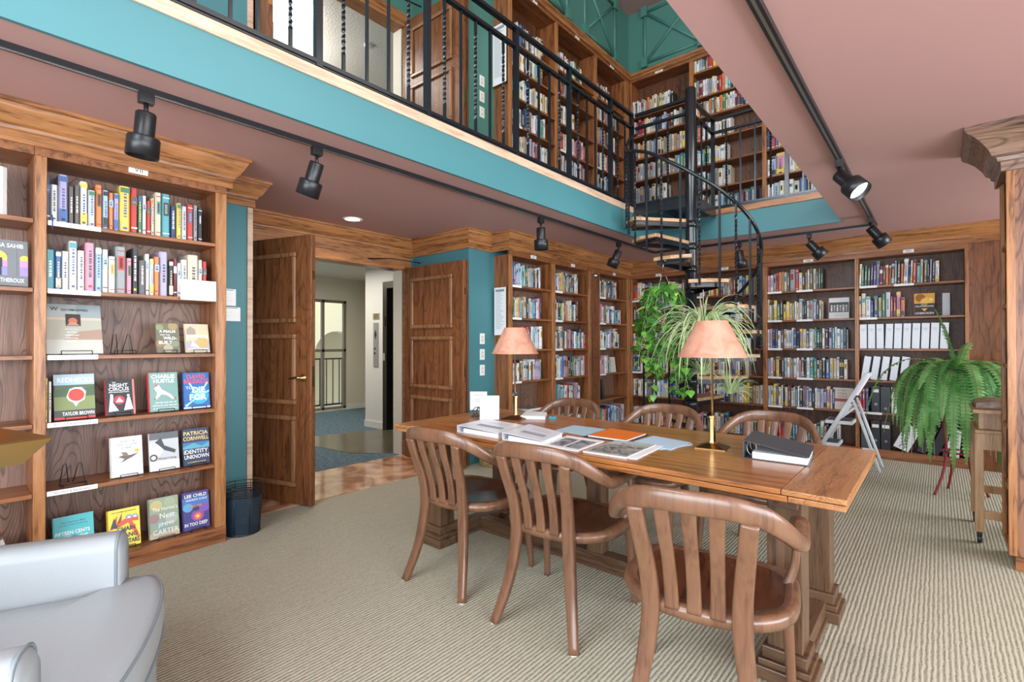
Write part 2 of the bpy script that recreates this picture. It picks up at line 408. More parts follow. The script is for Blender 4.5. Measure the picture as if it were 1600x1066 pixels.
# ceilings / galleries
struct('ceiling', boxes((-2.60, -.72, 5.83, 7.11, CEIL, CEIL + .02), (-3.87, -2.60, -2.83, 1.55, CEIL, CEIL + .02), (-4.69, -2.60, 1.55, 3.69, CEIL, CEIL + .02),
       (-3.76, -2.60, 3.69, 7.11, CEIL, CEIL + .02), (-.72, 3.0, -2.83, 7.11, CEIL, CEIL + .02)), PINK)
struct('ceiling_upper', boxes((-4.84, 3.1, -2.95, 7.3, TOPZ, TOPZ + .05)), PINK)
struct('ceiling_soffit_upper', boxes((-3.55, -2.55, -2.83, 6.87, 6.24, TOPZ)), PINK)
struct('floor_upper', boxes((-3.87, -2.62, -2.83, 1.55, CEIL + .02, FL2), (-4.69, -2.62, 1.55, 3.69, CEIL + .02, FL2), (-3.76, -2.62, 3.69, 7.11, CEIL + .02, FL2),
       (-2.62, -.70, 5.85, 7.11, CEIL + .02, FL2), (-.70, 3.0, -2.83, 7.11, CEIL + .02, FL2)), BLUEC)
struct('trim_1', boxes((-2.62, -2.599, -2.83, 5.83, CEIL - .003, 2.735), (-2.62, -.70, 5.829, 5.85, CEIL - .003, 2.735), (-.7195, -.70, -2.83, 5.829, CEIL + .003, 2.735)), T_)
struct('trim_2', boxes((-2.63, -2.588, -2.83, 5.83, 2.735, 2.803)), pale_oak['y'], bevel=.004)
struct('trim_3', boxes((-2.63, -.72, 5.818, 5.86, 2.735, 2.803)), oak['x'], bevel=.004)
struct('trim_4', boxes((-.732, -.69, -2.83, 5.818, 2.735, 2.803)), oak['y'], bevel=.004)
CP = [(0, -.19), (.018, -.19), (.018, -.135), (.028, -.13), (.032, -.115), (.05, -.10), (.068, -.07), (.085, -.04), (.092, -.022), (.105, -.018), (.105, 0), (0, 0)]
cm = [oak['x'], oak['y']]
path = [(XA, -2.82), (XA, 1.262), (-3.87, 1.262), (-3.87, 1.55), (-4.69, 1.55), (-4.69, 3.69), (-3.76, 3.69), (-3.76, 4.05), (XA, 4.05), (XA, YB), (2.99, YB)]
moulding('trim_5', path, [(o, CEIL + z - .0005) for o, z in CP], cm)
CPU = [(0, -.07), (.02, -.07), (.03, -.045), (.05, -.03), (.055, -.01), (.055, 0), (0, 0)]
moulding('trim_6', [(XA, 4.05), (XA, YB), (2.99, YB)], [(o, 5.29 + z) for o, z in CPU], cm)
# flat oak panel closing the back run
struct('trim_7', boxes((.232, 2.99, 6.85, 7.10, .0, 2.3)), oak_door)
struct('trim_8', boxes((.232, 2.99, 6.85, 7.10, FL2, 5.22)), oak_door)
# oak casings of both door niches
for zb, nm in ((0, 9), (FL2, 11)):
    top = zb + 2.16
    struct('trim_%d' % nm, boxes((-4.70, -4.665, 1.56, 1.66, zb, top), (-4.70, -4.665, 3.54, 3.64, zb, top), (-4.70, -4.66, 1.56, 3.64, top - .0, top + .13), (-4.84, -4.65, 1.66, 3.54, top - .035, top)), oak['y'], bevel=.004)
    struct('trim_%d' % (nm + 1), boxes((-3.90, -3.855, 1.515, 1.552, zb, zb + 2.28)), pale_oak['y'])
struct('trim_13', boxes((-4.85, -4.70, 3.525, 3.545, 0, 2.125), (-4.85, -4.70, 3.525, 3.545, FL2, FL2 + 2.125), (-4.85, -4.70, 1.655, 1.675, 0, 2.125), (-4.85, -4.70, 1.655, 1.675, FL2, FL2 + 2.125)), CREAM)
struct('trim_14', boxes((-3.85, -3.765, 3.665, 3.69, 0, 2.16), (-3.85, -3.765, 3.665, 3.69, FL2, FL2 + 2.16)), oak_door)
# green steel trusses painted into the upper frieze
def truss(name, P, bars, th=.035):
    mb = MB()
    for a, b in bars:
        mb.tube([P(*a), P(*b)], .022, 6)
    for a in {q for bar in bars for q in bar}:
        p = P(*a); mb.box(p.x - .045, p.x + .045, p.y - .045, p.y + .045, p.z - .07, p.z + .07)
    tag(mb.obj(name, TEALU), *th)
PB = lambda u, v: Vector((u, 6.862, v))
PA = lambda u, v: Vector((-3.54, u, v))
fr = lambda a, b: [((a, 5.42), (a, 6.17)), ((a, 5.42), (b, 5.42)), ((b, 5.42), (b, 6.17)), ((a, 6.17), (b, 6.17)), ((a, 5.42), (b, 6.17)), ((a, 6.17), (b, 5.42))]
truss('wall_truss', PB, fr(-3.28, -2.45), ('green painted steel cross brace on the frieze above the back bookcases, nearest the corner', 'truss'))
truss('wall_truss', PA, fr(5.62, 6.42), ('green painted steel cross brace on the door-side frieze, next to the corner', 'truss'))
truss('wall_truss', PA, fr(4.35, 5.2), ('green painted steel cross brace on the door-side frieze, farther from the corner', 'truss'))
# hall beyond the doors
struct('wall_hall_elevator', boxes((-6.30, -4.84, 4.40, 4.6, 2.2, 2.55), (-6.77, -6.30, 4.40, 4.6, 0, 2.55), (-5.2, -4.84, 4.40, 4.6, 0, 2.2)), WHITEP)
walled('wall_hall_atrium', 'x', -8.95, .15, -2.0, 7.5, 0, 2.55, [(4.05, 5.30, .03, 2.12)], CREAM)
struct('wall_hall_end', boxes((-8.8, -6.77, 5.75, 5.9, 0, 2.55), (-6.77, -6.62, 4.6, 5.75, 0, 2.55)), CREAM)
struct('wall_hall_near', boxes((-8.8, -4.84, -2.1, -2.0, 0, 2.55)), CREAM)
struct('ceiling_hall', boxes((-8.95, -4.84, -2.0, 7.5, 2.55, 2.6)), WHITEP)
struct('baseboard_hall', boxes((-6.78, -6.30, 4.388, 4.40, 0, .10), (-6.782, -6.77, 4.4, 5.75, 0, .1), (-8.8, -8.788, 5.3, 5.75, 0, .1), (-8.79, -6.78, 5.738, 5.75, 0, .1)), WHITEP)
struct('ceiling_hall_upper', boxes((-9, -4.84, -2.0, 7.5, 5.02, 5.08)), POP)
struct('wall_hall_upper', boxes((-9.1, -9.0, -2, 7.5, FL2, 5.02), (-9, -4.84, 4.7, 4.8, FL2, 5.02)), CREAM)
struct('floor_hall_upper', boxes((-9, -4.84, -2, 7.5, 2.7, FL2)), BLUEC)
mb = MB()                                   # atrium: arches cut in a pale wall
NA = 14
def arch_wall(mb, x, y0, y1, zt, archs):
    cur = y0
    for (c, r, spring) in archs:
        mb.box(x - .3, x, cur, c - r, -3, zt)
        pts = [(c + r * math.cos(PI - PI * k / NA), spring + r * math.sin(PI * k / NA)) for k in range(NA + 1)]
        for k in range(NA):
            (a, za), (b, zb) = pts[k], pts[k + 1]
            mb.add([(x, a, za), (x, b, zb), (x, b, zt), (x, a, zt), (x - .3, a, za), (x - .3, b, zb), (x - .3, b, zt), (x - .3, a, zt)],
                   [(0, 1, 2, 3), (7, 6, 5, 4), (0, 4, 5, 1)])
        cur = c + r
    mb.box(x - .3, x, cur, y1, -3, zt)
arch_wall(mb, -12.0, 0, 12, 5, [(5.15, .62, 1.0), (6.95, .62, 1.0), (8.75, .62, 1.0)])
struct('wall_atrium', mb, plain('atrium_plaster', (.80, .72, .50), .7))
struct('wall_atrium_back', boxes((-13.6, -13.5, 0, 12, -3, 5)), plain('atrium_plaster_shade', (.70, .62, .42), .7))
struct('floor_atrium', boxes((-13.6, -8.95, 0, 12, -3.1, -3.0)), plain('atrium_floor', (.5, .42, .3), .5))
struct('ceiling_atrium', boxes((-13.6, -8.95, 0, 12, 5, 5.1)), WHITEP)
# hall window frame
mb = MB()
for b in [(-8.88, -8.82, 4.05, 4.10, .03, 2.12), (-8.88, -8.82, 5.25, 5.30, .03, 2.12), (-8.88, -8.82, 4.80, 4.85, .03, 2.12), (-8.88, -8.82, 4.05, 5.30, 2.07, 2.12), (-8.88, -8.82, 4.05, 5.30, 1.13, 1.18), (-8.88, -8.82, 4.05, 5.30, .03, .07)]: mb.box(*b)
mb.box(-8.852, -8.848, 4.1, 5.25, .07, 2.07, 1)
struct('window_6', mb, [plain('bronze_frame', (.23, .2, .16), .4), GLASS])
rl = thing('balcony_railing', 'dark iron railing seen beyond the hall window frame', 'railing', (-8.92, 4.06, 0))
boxes((-.015, .015, 0, 1.23, .98, 1.01)).obj('top_rail', BLACK, rl); boxes((-.015, .015, 0, 1.23, .10, .13)).obj('bottom_rail', BLACK, rl)
for q in (.012, 1.218): boxes((-.012, .012, q - .012, q + .012, .031, 1.0)).obj('post', BLACK, rl)
bl = MB(); bl.box(-.008, .008, -.008, .008, .1, 1.0)
for k in range(9):
    bl2 = bl.obj('baluster', BLACK, rl, loc=(0, .08 + .134 * k, 0))
# elevator: dark jambs, door and call station
el = thing('elevator', 'dark bronze elevator entrance in the white hall wall', 'elevator', (-6.30, 4.40, 0))
boxes((0, .10, -.01, .35, 0, 2.2), (1.0, 1.1, -.01, .35, 0, 2.2), (.1, 1.0, -.01, .35, 2.1, 2.2)).obj('jamb', plain('dark_bronze', (.035, .028, .022), .35, metal=.4), el)
boxes((.1, .55, .3, .34, 0, 2.1)).obj('door_leaf', plain('bronze_door', (.05, .04, .032), .3, metal=.5), el); boxes((.555, 1.0, .3, .34, 0, 2.1)).obj('door_leaf', plain('bronze_door', (.05, .04, .032), .3, metal=.5), el)
boxes((.02, .07, -.02, -.01, 1.55, 1.68), ).obj('floor_indicator', BLACKM, el)
boxes((.02, .07, -.02, -.01, 1.03, 1.14), ).obj('call_plate', plain('grey_plate', (.35, .34, .32), .4), el)
cs = thing('elevator_call_station', 'tall brushed steel call panel with two buttons beside the elevator', 'panel', (-6.54, 4.40, .9))
boxes((0, .12, -.012, 0, .03, .70)).obj('plate', plain('brushed_steel', (.42, .42, .42), .45, metal=.6), cs)
pb = MB(); pb.box(.03, .055, -.018, -.012, .22, .25); pb.box(.03, .055, -.018, -.012, .29, .32); pb.obj('button', BLACKM, cs)
em = MB(); em.lathe([(.03, 0), (.0, .001)], 4, M=Matrix.Translation((.06, -.013, .52)) @ Matrix.Rotation(PI / 2, 4, 'X') @ Matrix.Diagonal((1, 2.6, 1, 1)), cap=False); em.obj('emblem', BLACKM, cs)
sg = MB(); sg.box(0, .15, -.01, 0, 0, .09, 0)
for k in range(3): sg.box(.02, .13, -.0115, -.01, .02 + .025 * k, .03 + .025 * k, 1)
tag(sg.obj('wall_sign', [plain('brass_sign', (.35, .3, .18), .4), BLACKM], loc=(-6.55, 4.40, 1.65)), 'small bronze room sign above the elevator call panel', 'sign')

# ------------------------------------------------------------------ double doors
def leaf(name, label, hinge, ang, W, H, z0, flip=1, lever=False):
    """door leaf from hinge along ang; both faces carry three raised mouldings"""
    t = thing(name, label, 'door', (hinge[0], hinge[1], z0), ang)
    boxes((0, W, -.022, .022, .012, H)).obj('panel', oak_door, t, bevel=.003)
    x0, x1 = .13, W - .15
    ph = (H - .46) / 3
    for s_ in (-1, 1):
        for k in range(3):
            mb = MB(); zb = .15 + k * (ph + .09)
            for (a, b, c, d) in [(x0, x1, zb, zb + .036), (x0, x1, zb + ph - .036, zb + ph), (x0, x0 + .036, zb + .036, zb + ph - .036), (x1 - .036, x1, zb + .036, zb + ph - .036)]:
                y0, y1 = sorted((s_ * .021, s_ * .045)); mb.box(a, b, y0, y1, c, d)
            mb.obj('panel_moulding', oak_mld, t, bevel=.008)
    e = MB(); e.box(W, W + .002, -.014, .014, .94, 1.10, 0); e.box(W, W + .003, -.012, .012, H - .35, H - .28, 0); e.obj('latch_plate', BRASS, t)
    if lever:
        for s_ in (-1, 1):
            h = MB(); h.lathe([(.028, 0), (.03, .006), (.014, .014), (.011, .045)], 20, M=Matrix.Translation((W - .075, s_ * .022, 1.01)) @ Matrix.Rotation(-s_ * PI / 2, 4, 'X'))
            h.tube([(W - .075, s_ * .062, 1.01), (W - .11, s_ * .066, 1.013), (W - .19, s_ * .062, 1.0)], [.010, .009, .006], 10)
            h.obj('lever_handle', BRASS, t)
    return t
for z0, q, lab in ((0, '', 'in the ground floor doorway'), (FL2, '', 'on the gallery above')):
    a1 = math.atan2(1.94 - 1.66, -3.72 + 4.62) if z0 == 0 else math.radians(-4.5); a2 = math.atan2(.03, .93)
    leaf('door', 'open oak door leaf with three moulded panels and brass lever, nearest the wastebasket' if z0 == 0 else 'open oak door leaf upstairs behind the railing, on the lamp side', (-4.60, 1.67), a1, .93, 2.13, z0, lever=(z0 == 0))
    leaf('door', 'open oak door leaf with three moulded panels beside the teal pillar of switches' if z0 == 0 else 'open oak door leaf upstairs beside the gallery light switches', (-4.60, 3.515), a2, .93, 2.13, z0)
tag(boxes((0, .05, 0, .17, 0, .07)).obj('door_closer', plain('bronze_paint', (.12, .09, .07), .4, metal=.5), loc=(-4.66, 1.72, 2.06)), 'brown box door closer at the head of the first doorway', 'closer')
ca = MB(); ca.tube([(-4.64, 3.0, 5.02), (-4.45, 3.2, 5.04), (-4.3, 3.5, 4.98)], .008, 6)
tag(ca.obj('door_closer', BLACK), 'thin black closer arm above the gallery doorway', 'closer')
ca = MB(); ca.tube([(-4.64, 3.05, 2.19), (-4.5, 3.25, 2.2), (-4.3, 3.49, 2.16)], .007, 6)
tag(ca.obj('door_closer', BLACK), 'thin dark closer arm above the ground floor doorway', 'closer')
# switches and papers on the pillars
def switch(loc, label, rotz=PI / 2):
    m_ = MB(); m_.box(-.036, .036, -.006, 0, -.058, .058, 0); m_.box(-.006, .006, -.014, -.006, -.013, .013, 0); m_.box(-.016, .016, -.0075, -.006, -.032, .032, 1)
    return tag(m_.obj('light_switch', [PLASTW, plain('switch_slot', (.55, .54, .5), .4)], loc=loc, rotz=rotz, bevel=.002), label, 'switch')
for zb, wd in ((0, 'ground floor'), (FL2, 'gallery')):
    for k, nm in enumerate(('top', 'middle', 'lowest')):
        switch((-3.759, 3.89, zb + 1.33 - k * .17), 'cream light switch plate, %s of three on the %s teal pillar' % (nm, wd))
def sheet(name, label, w_, h_, loc, rotz, lines=14, tilt=0, mat=None, hd=True):
    mb = MB(); mb.box(0, w_, -.002, 0, 0, h_, 0)
    for k in range(lines):
        zz = h_ * (.88 - .78 * k / lines); ww = w_ * random.uniform(.45, .8)
        mb.box(w_ * .12, w_ * .12 + ww * .9, -.0026, -.002, zz, zz + h_ * .012, 1)
    if hd: mb.box(w_ * .12, w_ * .85, -.0026, -.002, h_ * .91, h_ * .96, 2)
    return tag(mb.obj(name, [mat or PAPER, flat((.5, .5, .52)), flat((.28, .3, .33))], loc=loc, rotz=rotz), label, 'paper')
sheet('shelf_guide', 'tall white printed list taped to the end of the first door-side bookcase', .17, .52, (-3.72, 4.046, 1.37), 0, 26)
sheet('shelf_guide', 'tall white printed list taped to the gallery bookcase end', .20, .66, (-3.74, 4.046, 4.12), 0, 34)
sheet('wall_notice', 'white notice taped low on the teal strip, beside the pin board', .13, .10, (-3.868, 1.34, 1.44), PI / 2, 3)
sheet('wall_notice', 'small sketch sheet above the other notice on the teal strip', .11, .12, (-3.868, 1.33, 1.55), PI / 2, 4)
cb = MB(); cb.box(-.20, .0, 0, .018, 0, .96)
tag(cb.obj('pin_board', plain('cork_edge', (.62, .38, .17), .6, noise=.15, ns=60), loc=(-3.57, 1.252, .985)), 'pale cork board hung on the end of the display bookcase', 'board')
# crates behind the near table leg, by the doors
bk = MB()
for k in range(9):
    bk.tube([(.17 * math.cos(a) * (.9 + .012 * k), .13 * math.sin(a) * (.9 + .012 * k), .02 + .02 * k) for a in [2 * PI * j / 28 for j in range(28)]], .012, 6, closed=True)
bk.lathe([(.14, 0), (.15, .01)], 24, c=(0, 0, 0.0))
tag(bk.obj('wicker_basket', speck('wicker', (.18, .10, .04), (.55, .38, .18), 90, .7), loc=(-3.58, 3.87, 0)), 'low wicker basket on the floor by the inner door leaf', 'basket')
# ------------------------------------------------------------------ bookcases
ORD = ['first', 'second', 'third', 'fourth', 'fifth', 'sixth', 'seventh', 'eighth', 'ninth', 'tenth', 'eleventh', 'twelfth', 'thirteenth', 'fourteenth', 'fifteenth', 'sixteenth', 'seventeenth', 'eighteenth', 'nineteenth',
       'twentieth', 'twenty-first', 'twenty-second', 'twenty-third', 'twenty-fourth', 'twenty-fifth', 'twenty-sixth', 'twenty-seventh', 'twenty-eighth', 'twenty-ninth', 'thirtieth', 'thirty-first', 'thirty-second', 'thirty-third', 'thirty-fourth', 'thirty-fifth']
CASES = {}; SH_ = {}
def case(key, label, origin, rot, x0, x1, sl, sr, zb, zt, shelves, depth=.25, plinth=.10, back=None, group=None, plate=None, rail=.22, plate_h=.045, mats=None):
    """one bookcase; local x along the face, front face at y=0, back at y=depth. sl/sr: stile widths"""
    mt = mats or oak_case
    t = thing('bookcase', label, 'bookcase', (origin[0], origin[1], zb), rot, group)
    W0, W1 = x0 - sl, x1 + sr; H = zt - zb
    boxes((x0, x1, depth - .012, depth, plinth, H)).obj('back_panel', back or oak_back, t)
    for a, b in ((x0 - .02 if sl else x0 - .02, x0), (x1, x1 + .02)):
        boxes((a, b, .02, depth, 0, H)).obj('side_panel', mt['z'], t)
    if sl: boxes((W0, x0, 0, .02, plinth, H)).obj('stile', oak['z'], t, bevel=.003)
    if sr: boxes((x1, W1, 0, .02, plinth, H)).obj('stile', oak['z'], t, bevel=.003)
    if sr > .2: boxes((x1 + .04, W1 - .03, -.008, 0, plinth + .02, H - .02)).obj('pilaster_face', oak_door, t, bevel=.003)
    boxes((W0, W1, 0, .02, H, H + rail)).obj('top_rail', mt['y'] if rot else mt['x'], t)
    boxes((W0, W1, -.006, depth, 0, plinth)).obj('plinth', mt['x'], t, bevel=.003)
    sb = boxes((x0, x1, .02, depth - .012, plinth - .001, plinth + .001))
    boxes((x0 - .02, x1 + .02, .02, depth, H, H + .02)).obj('top_panel', mt['x'], t)
    for z in shelves:
        SH_[(key, len([q for q in shelves if q < z]) + 1)] = boxes((x0, x1, .006, depth - .013, z - .022, z)).obj('shelf', mt['x'], t, bevel=.002)
    if plate:
        mb = MB(); c = (x0 + x1) / 2 + plate[1]; hw = .028 + .006 * len(plate[0]); mb.box(c - hw, c + hw, -.003, 0, H + .012, H + .012 + plate_h, 0)
        mb.text(plate[0], plate_h * .6, 0, 0, 1, Matrix.Translation((c, -.0035, H + .012 + plate_h / 2)) @ Matrix.Rotation(PI / 2, 4, 'X'))
        mb.obj('number_plate', [PAPER, flat((.1, .1, .1))], t)
    CASES[key] = dict(o=origin, r=rot, x0=x0, x1=x1, zb=zb, sh=[plinth] + list(shelves), d=depth)
    return t
def strip(key, si, x0, x1, txt=None, nm='white'):
    """paper label taped on a shelf edge (child of the bookcase thing below)"""
    c = CASES[key]; z = c['sh'][si]
    mb = MB(); y = .0055 if si else -.0065
    mb.box(x0, x1, y - .001, y, z - .024, z + .001, 0)
    if txt: mb.text(txt, .011, 0, 0, 1, Matrix.Translation(((x0 + x1) / 2, y - .0015, z - .012)) @ Matrix.Rotation(PI / 2, 4, 'X'), maxw=(x1 - x0) * .86)
    mb.obj('shelf_label', [PAPER, flat((.2, .2, .22))], SH_.get((key, si), c['t']))
SA = [.506, .862, 1.215, 1.563, 1.918]
RA = PI / 2
def mk(key, *a, **k):
    t = case(key, *a, **k); CASES[key]['t'] = t
# display bookcases by the wastebasket (wall A, x along +Y)
mk('D0', 'oak display bookcase with bare upper shelves, mostly cut off beside the grey armchair', (XA, 0), RA, -.56, .342, .048, 0, 0, 2.245, SA, depth=.30, group='door-side wall bookcases')
mk('D1', 'oak display bookcase of face-out books, next to the black wire wastebasket', (XA, 0), RA, .392, 1.187, .048, .063, 0, 2.245, SA, depth=.30, plate=('VII', -.01), group='door-side wall bookcases')
mk('D2', 'oak display bookcase standing behind the armchair, out past the brass lamp', (XA, 0), RA, -1.50, -.61, .048, 0, 0, 2.245, SA, depth=.30, group='door-side wall bookcases')
mk('A1', 'oak bookcase just past the light switches, with a printed list on its end', (XA, 0), RA, 4.11, 4.843, .055, .0, 0, 2.235, SA, plate=('VIII', 0), plate_h=.035)
mk('A2', 'oak bookcase between the printed-list case and the pilaster with a round steel knob', (XA, 0), RA, 4.908, 5.66, .062, .285, 0, 2.235, SA, plate=('IX', 0), plate_h=.035)
mk('A3', 'oak bookcase between the pilaster with a steel knob and the room corner', (XA, 0), RA, 5.95, 6.73, 0, .10, 0, 2.235, SA, plate=('X', 0), plate_h=.035)
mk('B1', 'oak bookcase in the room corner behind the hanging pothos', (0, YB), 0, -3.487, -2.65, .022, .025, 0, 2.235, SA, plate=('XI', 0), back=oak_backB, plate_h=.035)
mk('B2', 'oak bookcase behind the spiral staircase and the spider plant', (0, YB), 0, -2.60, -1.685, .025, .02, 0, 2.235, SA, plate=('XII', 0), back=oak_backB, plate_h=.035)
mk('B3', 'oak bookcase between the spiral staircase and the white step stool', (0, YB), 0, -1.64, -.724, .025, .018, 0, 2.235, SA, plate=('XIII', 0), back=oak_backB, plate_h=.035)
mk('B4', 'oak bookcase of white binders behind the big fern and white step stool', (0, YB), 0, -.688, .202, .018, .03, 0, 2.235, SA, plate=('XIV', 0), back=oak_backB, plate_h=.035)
SU = [.25, .57, .90, 1.22, 1.55, 1.86]
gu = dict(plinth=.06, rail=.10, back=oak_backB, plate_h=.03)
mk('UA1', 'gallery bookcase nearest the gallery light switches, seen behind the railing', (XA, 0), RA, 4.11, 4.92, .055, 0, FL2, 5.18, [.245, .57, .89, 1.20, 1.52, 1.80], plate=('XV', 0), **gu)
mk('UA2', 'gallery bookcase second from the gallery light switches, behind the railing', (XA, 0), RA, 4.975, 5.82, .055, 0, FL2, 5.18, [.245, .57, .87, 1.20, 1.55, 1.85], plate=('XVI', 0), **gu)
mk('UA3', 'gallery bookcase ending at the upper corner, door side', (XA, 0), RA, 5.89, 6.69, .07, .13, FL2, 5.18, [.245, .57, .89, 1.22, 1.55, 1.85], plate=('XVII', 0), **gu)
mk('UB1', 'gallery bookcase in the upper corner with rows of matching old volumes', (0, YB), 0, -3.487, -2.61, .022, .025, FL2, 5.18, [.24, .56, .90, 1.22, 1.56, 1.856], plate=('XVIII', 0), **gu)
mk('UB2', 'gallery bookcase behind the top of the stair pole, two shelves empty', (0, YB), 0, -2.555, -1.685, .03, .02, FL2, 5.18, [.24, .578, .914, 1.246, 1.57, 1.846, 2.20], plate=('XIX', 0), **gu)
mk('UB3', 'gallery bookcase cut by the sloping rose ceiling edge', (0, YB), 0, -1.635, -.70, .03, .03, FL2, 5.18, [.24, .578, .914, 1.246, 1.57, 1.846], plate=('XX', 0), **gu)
kn = MB(); kn.lathe([(.034, 0), (.036, .01), (.03, .03), (.012, .04)], 24, M=Matrix.Translation((XA + .008, 5.80, 2.19)) @ Matrix.Rotation(PI / 2, 4, 'Y'))
tag(kn.obj('steel_rosette', STEEL), 'round steel rosette high on the oak pilaster between bookcases', 'rosette')

# ---- books: unit meshes, spine at y=0 facing -y, scaled per copy
UB = {}
def unit_book(mb, st, M=None, mis=(0, 1, 2, 3)):
    c, p, t, a = mis
    e = .07
    # rounded spine + two boards
    mb.add([(0, e, 0), (.18, 0, 0), (.82, 0, 0), (1, e, 0), (0, e, 1), (.18, 0, 1), (.82, 0, 1), (1, e, 1)], [(0, 1, 5, 4), (1, 2, 6, 5), (2, 3, 7, 6), (4, 5, 6, 7), (3, 2, 1, 0)], c, False, M)
    mb.box(0, .09, e, 1, 0, 1, c, M); mb.box(.91, 1, e, 1, 0, 1, c, M)
    mb.box(.09, .91, e, .97, .012, .982, p, M)
    def sp(x0, x1, z0, z1, mi): mb.add([(x0, -.004, z0), (x1, -.004, z0), (x1, -.004, z1), (x0, -.004, z1)], [(0, 1, 2, 3)], mi, False, M)
    R_ = random.Random(st * 31 + 5)
    if st % 3 != 2:
        z = .84 if st % 2 else .72
        while z > .30:
            d = R_.uniform(.02, .05); sp(.36, .66, z - d, z, t); z -= d + R_.uniform(.008, .03)
    if st == 1 or st == 4: sp(.05, .95, .86, .97, a); sp(.3, .7, .06, .11, t)
    if st == 2: sp(.05, .95, .62, .80, a); sp(.05, .95, .1, .13, t); sp(.25, .75, .66, .70, t); sp(.3, .7, .72, .76, t)
    if st == 3: sp(.3, .7, .08, .13, a)
    if st == 4: sp(.05, .95, .05, .3, a)
    if st == 5: sp(.1, .9, .90, .92, t); sp(.1, .9, .08, .10, t); sp(.2, .8, .5, .8, a); sp(.35, .65, .54, .76, t)
DARK = set('kbnemruht')
def title_of(c, st):
    if c in DARK: return flat([(.8, .8, .78), (.75, .62, .3), (.8, .78, .7)][st % 3])
    return flat([(.08, .08, .1), (.1, .12, .3), (.35, .05, .05)][st % 3])
def accent_of(c, st):
    r = random.Random(ord(c) * 7 + st)
    return bookmat(r.choice([q for q in 'wbknrtceoylh' if q != c]))
def book_mesh(c, st):
    if (c, st) not in UB:
        mb = MB(); unit_book(mb, st); UB[(c, st)] = mb.mesh('book', [bookmat(c), PAGES, title_of(c, st), accent_of(c, st)])
    return UB[(c, st)]
BOOKS = []      # (pixel weight, colour, style, matrix, label, group)
FWD = Vector((-math.sin(yaw), math.cos(yaw), 0)); EYE = Vector((0, 0, 1.27))
def row(key, si, s, f0, f1, where, side, hmin=.19, hmax=.262, seed=0, lean=0, boost=1.0, y0=.035, grp=None):
    """fill shelf si of a case with the books coded in s from fraction f0 to f1 of its width; where/side: words of the label"""
    c = CASES[key]; R_ = random.Random(hash_(key) + si * 17 + seed)
    W = c['x1'] - c['x0']; a = c['x0'] + W * f0; b = c['x0'] + W * f1
    wts = [R_.uniform(.55, 1.25) * (1.7 if ch.isupper() else 1) * (.0001 if ch == '.' else 1) for ch in s]
    k = (b - a - .003 * len(s)) / sum(wts); x = a
    z = c['zb'] + c['sh'][si] + (.001 if si else .0005)
    base = Matrix.Translation((c['o'][0], c['o'][1], 0)) @ Matrix.Rotation(c['r'], 4, 'Z')
    n = len(s); tall = R_.uniform(hmin + .03, hmax)
    gap = (c['zb'] + (c['sh'][si + 1] if si + 1 < len(c['sh']) else 9)) - .022 - z
    for i, ch in enumerate(s):
        w_ = wts[i] * k; h = min(R_.uniform(hmin, hmax), gap - .02)
        if ch.isupper(): h = min(hmax + .012, gap - .015)
        d = min(h * R_.uniform(.62, .72), c['d'] - .02 - y0 - .012)
        yy = y0 + R_.uniform(0, .012)
        st = R_.randrange(6); c_ = ch.lower()
        L = math.radians(lean + (R_.uniform(-1, 1) if lean else 0))
        M = base @ Matrix.Translation((x, yy, z + (w_ * math.sin(L) if L > 0 else 0))) @ Matrix.Rotation(L, 4, 'Y') @ Matrix.Diagonal((w_, d, h, 1))
        ctr = M @ Vector((.5, 0, .5)) - EYE; dep = max(.3, ctr.dot(FWD))
        ang = abs((ctr.normalized()).dot(Vector((1, 0, 0)) if c['r'] else Vector((0, 1, 0))))
        px = w_ * h * ang / dep ** 2 * boost
        size = 'thick' if w_ > .045 else ('slim' if w_ < .019 else ('tall' if h > .245 else 'short' if h < .205 else 'upright'))
        shelf_i = len(c['sh']) - si
        lab = '%s %s book, %s from the %s, %s shelf down %s' % (size, CNAME[c_], ORD[i], side, ORD[shelf_i - 1], where)
        BOOKS.append((px, c_, st, M, lab, grp or 'books ' + where))
        x += w_ + .003
def hash_(s): return sum(ord(ch) * (i + 3) for i, ch in enumerate(s))
w_ = 'in the display bookcase'; e_ = 'armchair end'
row('D1', 5, 'nwVhhwsolovYRewrcCTnysrgk', .0, .92, w_, e_, .20, .25, boost=9)
row('D1', 4, 'tbwWwPlwwGpKhwwoVkmwwCwr', .0, .955, w_, e_, .20, .255, boost=9)
row('D1', 2, 'yw', .0, .035, w_, e_, .20, .24, boost=9)
row('D0', 5, 'w', .80, .90, 'in the cut-off display bookcase', e_, .24, .25, boost=9)
row('D0', 0, 'wypmkww', .52, .90, 'in the cut-off display bookcase', e_, .15, .19, boost=9)
w_ = 'beside the printed list'; e_ = 'door end'
row('A1', 5, 'wbbpslwtwehclgtkpwkw', 0, .76, w_, e_)
row('A1', 4, 'tnewyptgawkgsctbbwpn', 0, .76, w_, e_)
row('A1', 3, 'wwokwkrkrnwlwsw', 0, .80, w_, e_)
row('A1', 2, 'nbwmwkacvew', 0, .52, w_, e_); row('A1', 2, 'hwppvlg', .54, .76, w_ + ', far group', e_)
row('A1', 1, 'ptb', .0, .17, w_, e_)
w_ = 'before the knobbed pilaster'
row('A2', 5, 'wklwpyaykbgkaknwcw', 0, .73, w_, e_); row('A2', 4, 'wtlwkeywhowcwehwkm', 0, .73, w_, e_)
row('A2', 3, 'wwkCkwohpngwtwnwr', 0, .99, w_, e_); row('A2', 2, 'wkWwlbvohkegwsgwp', 0, .97, w_, e_)
row('A2', 1, 'wmtltwbwwrwwhpvw', 0, .8, w_, e_, .22, .27); row('A2', 0, 'wkwewaCwmwh', 0, .9, w_, e_)
w_ = 'between pilaster and corner'
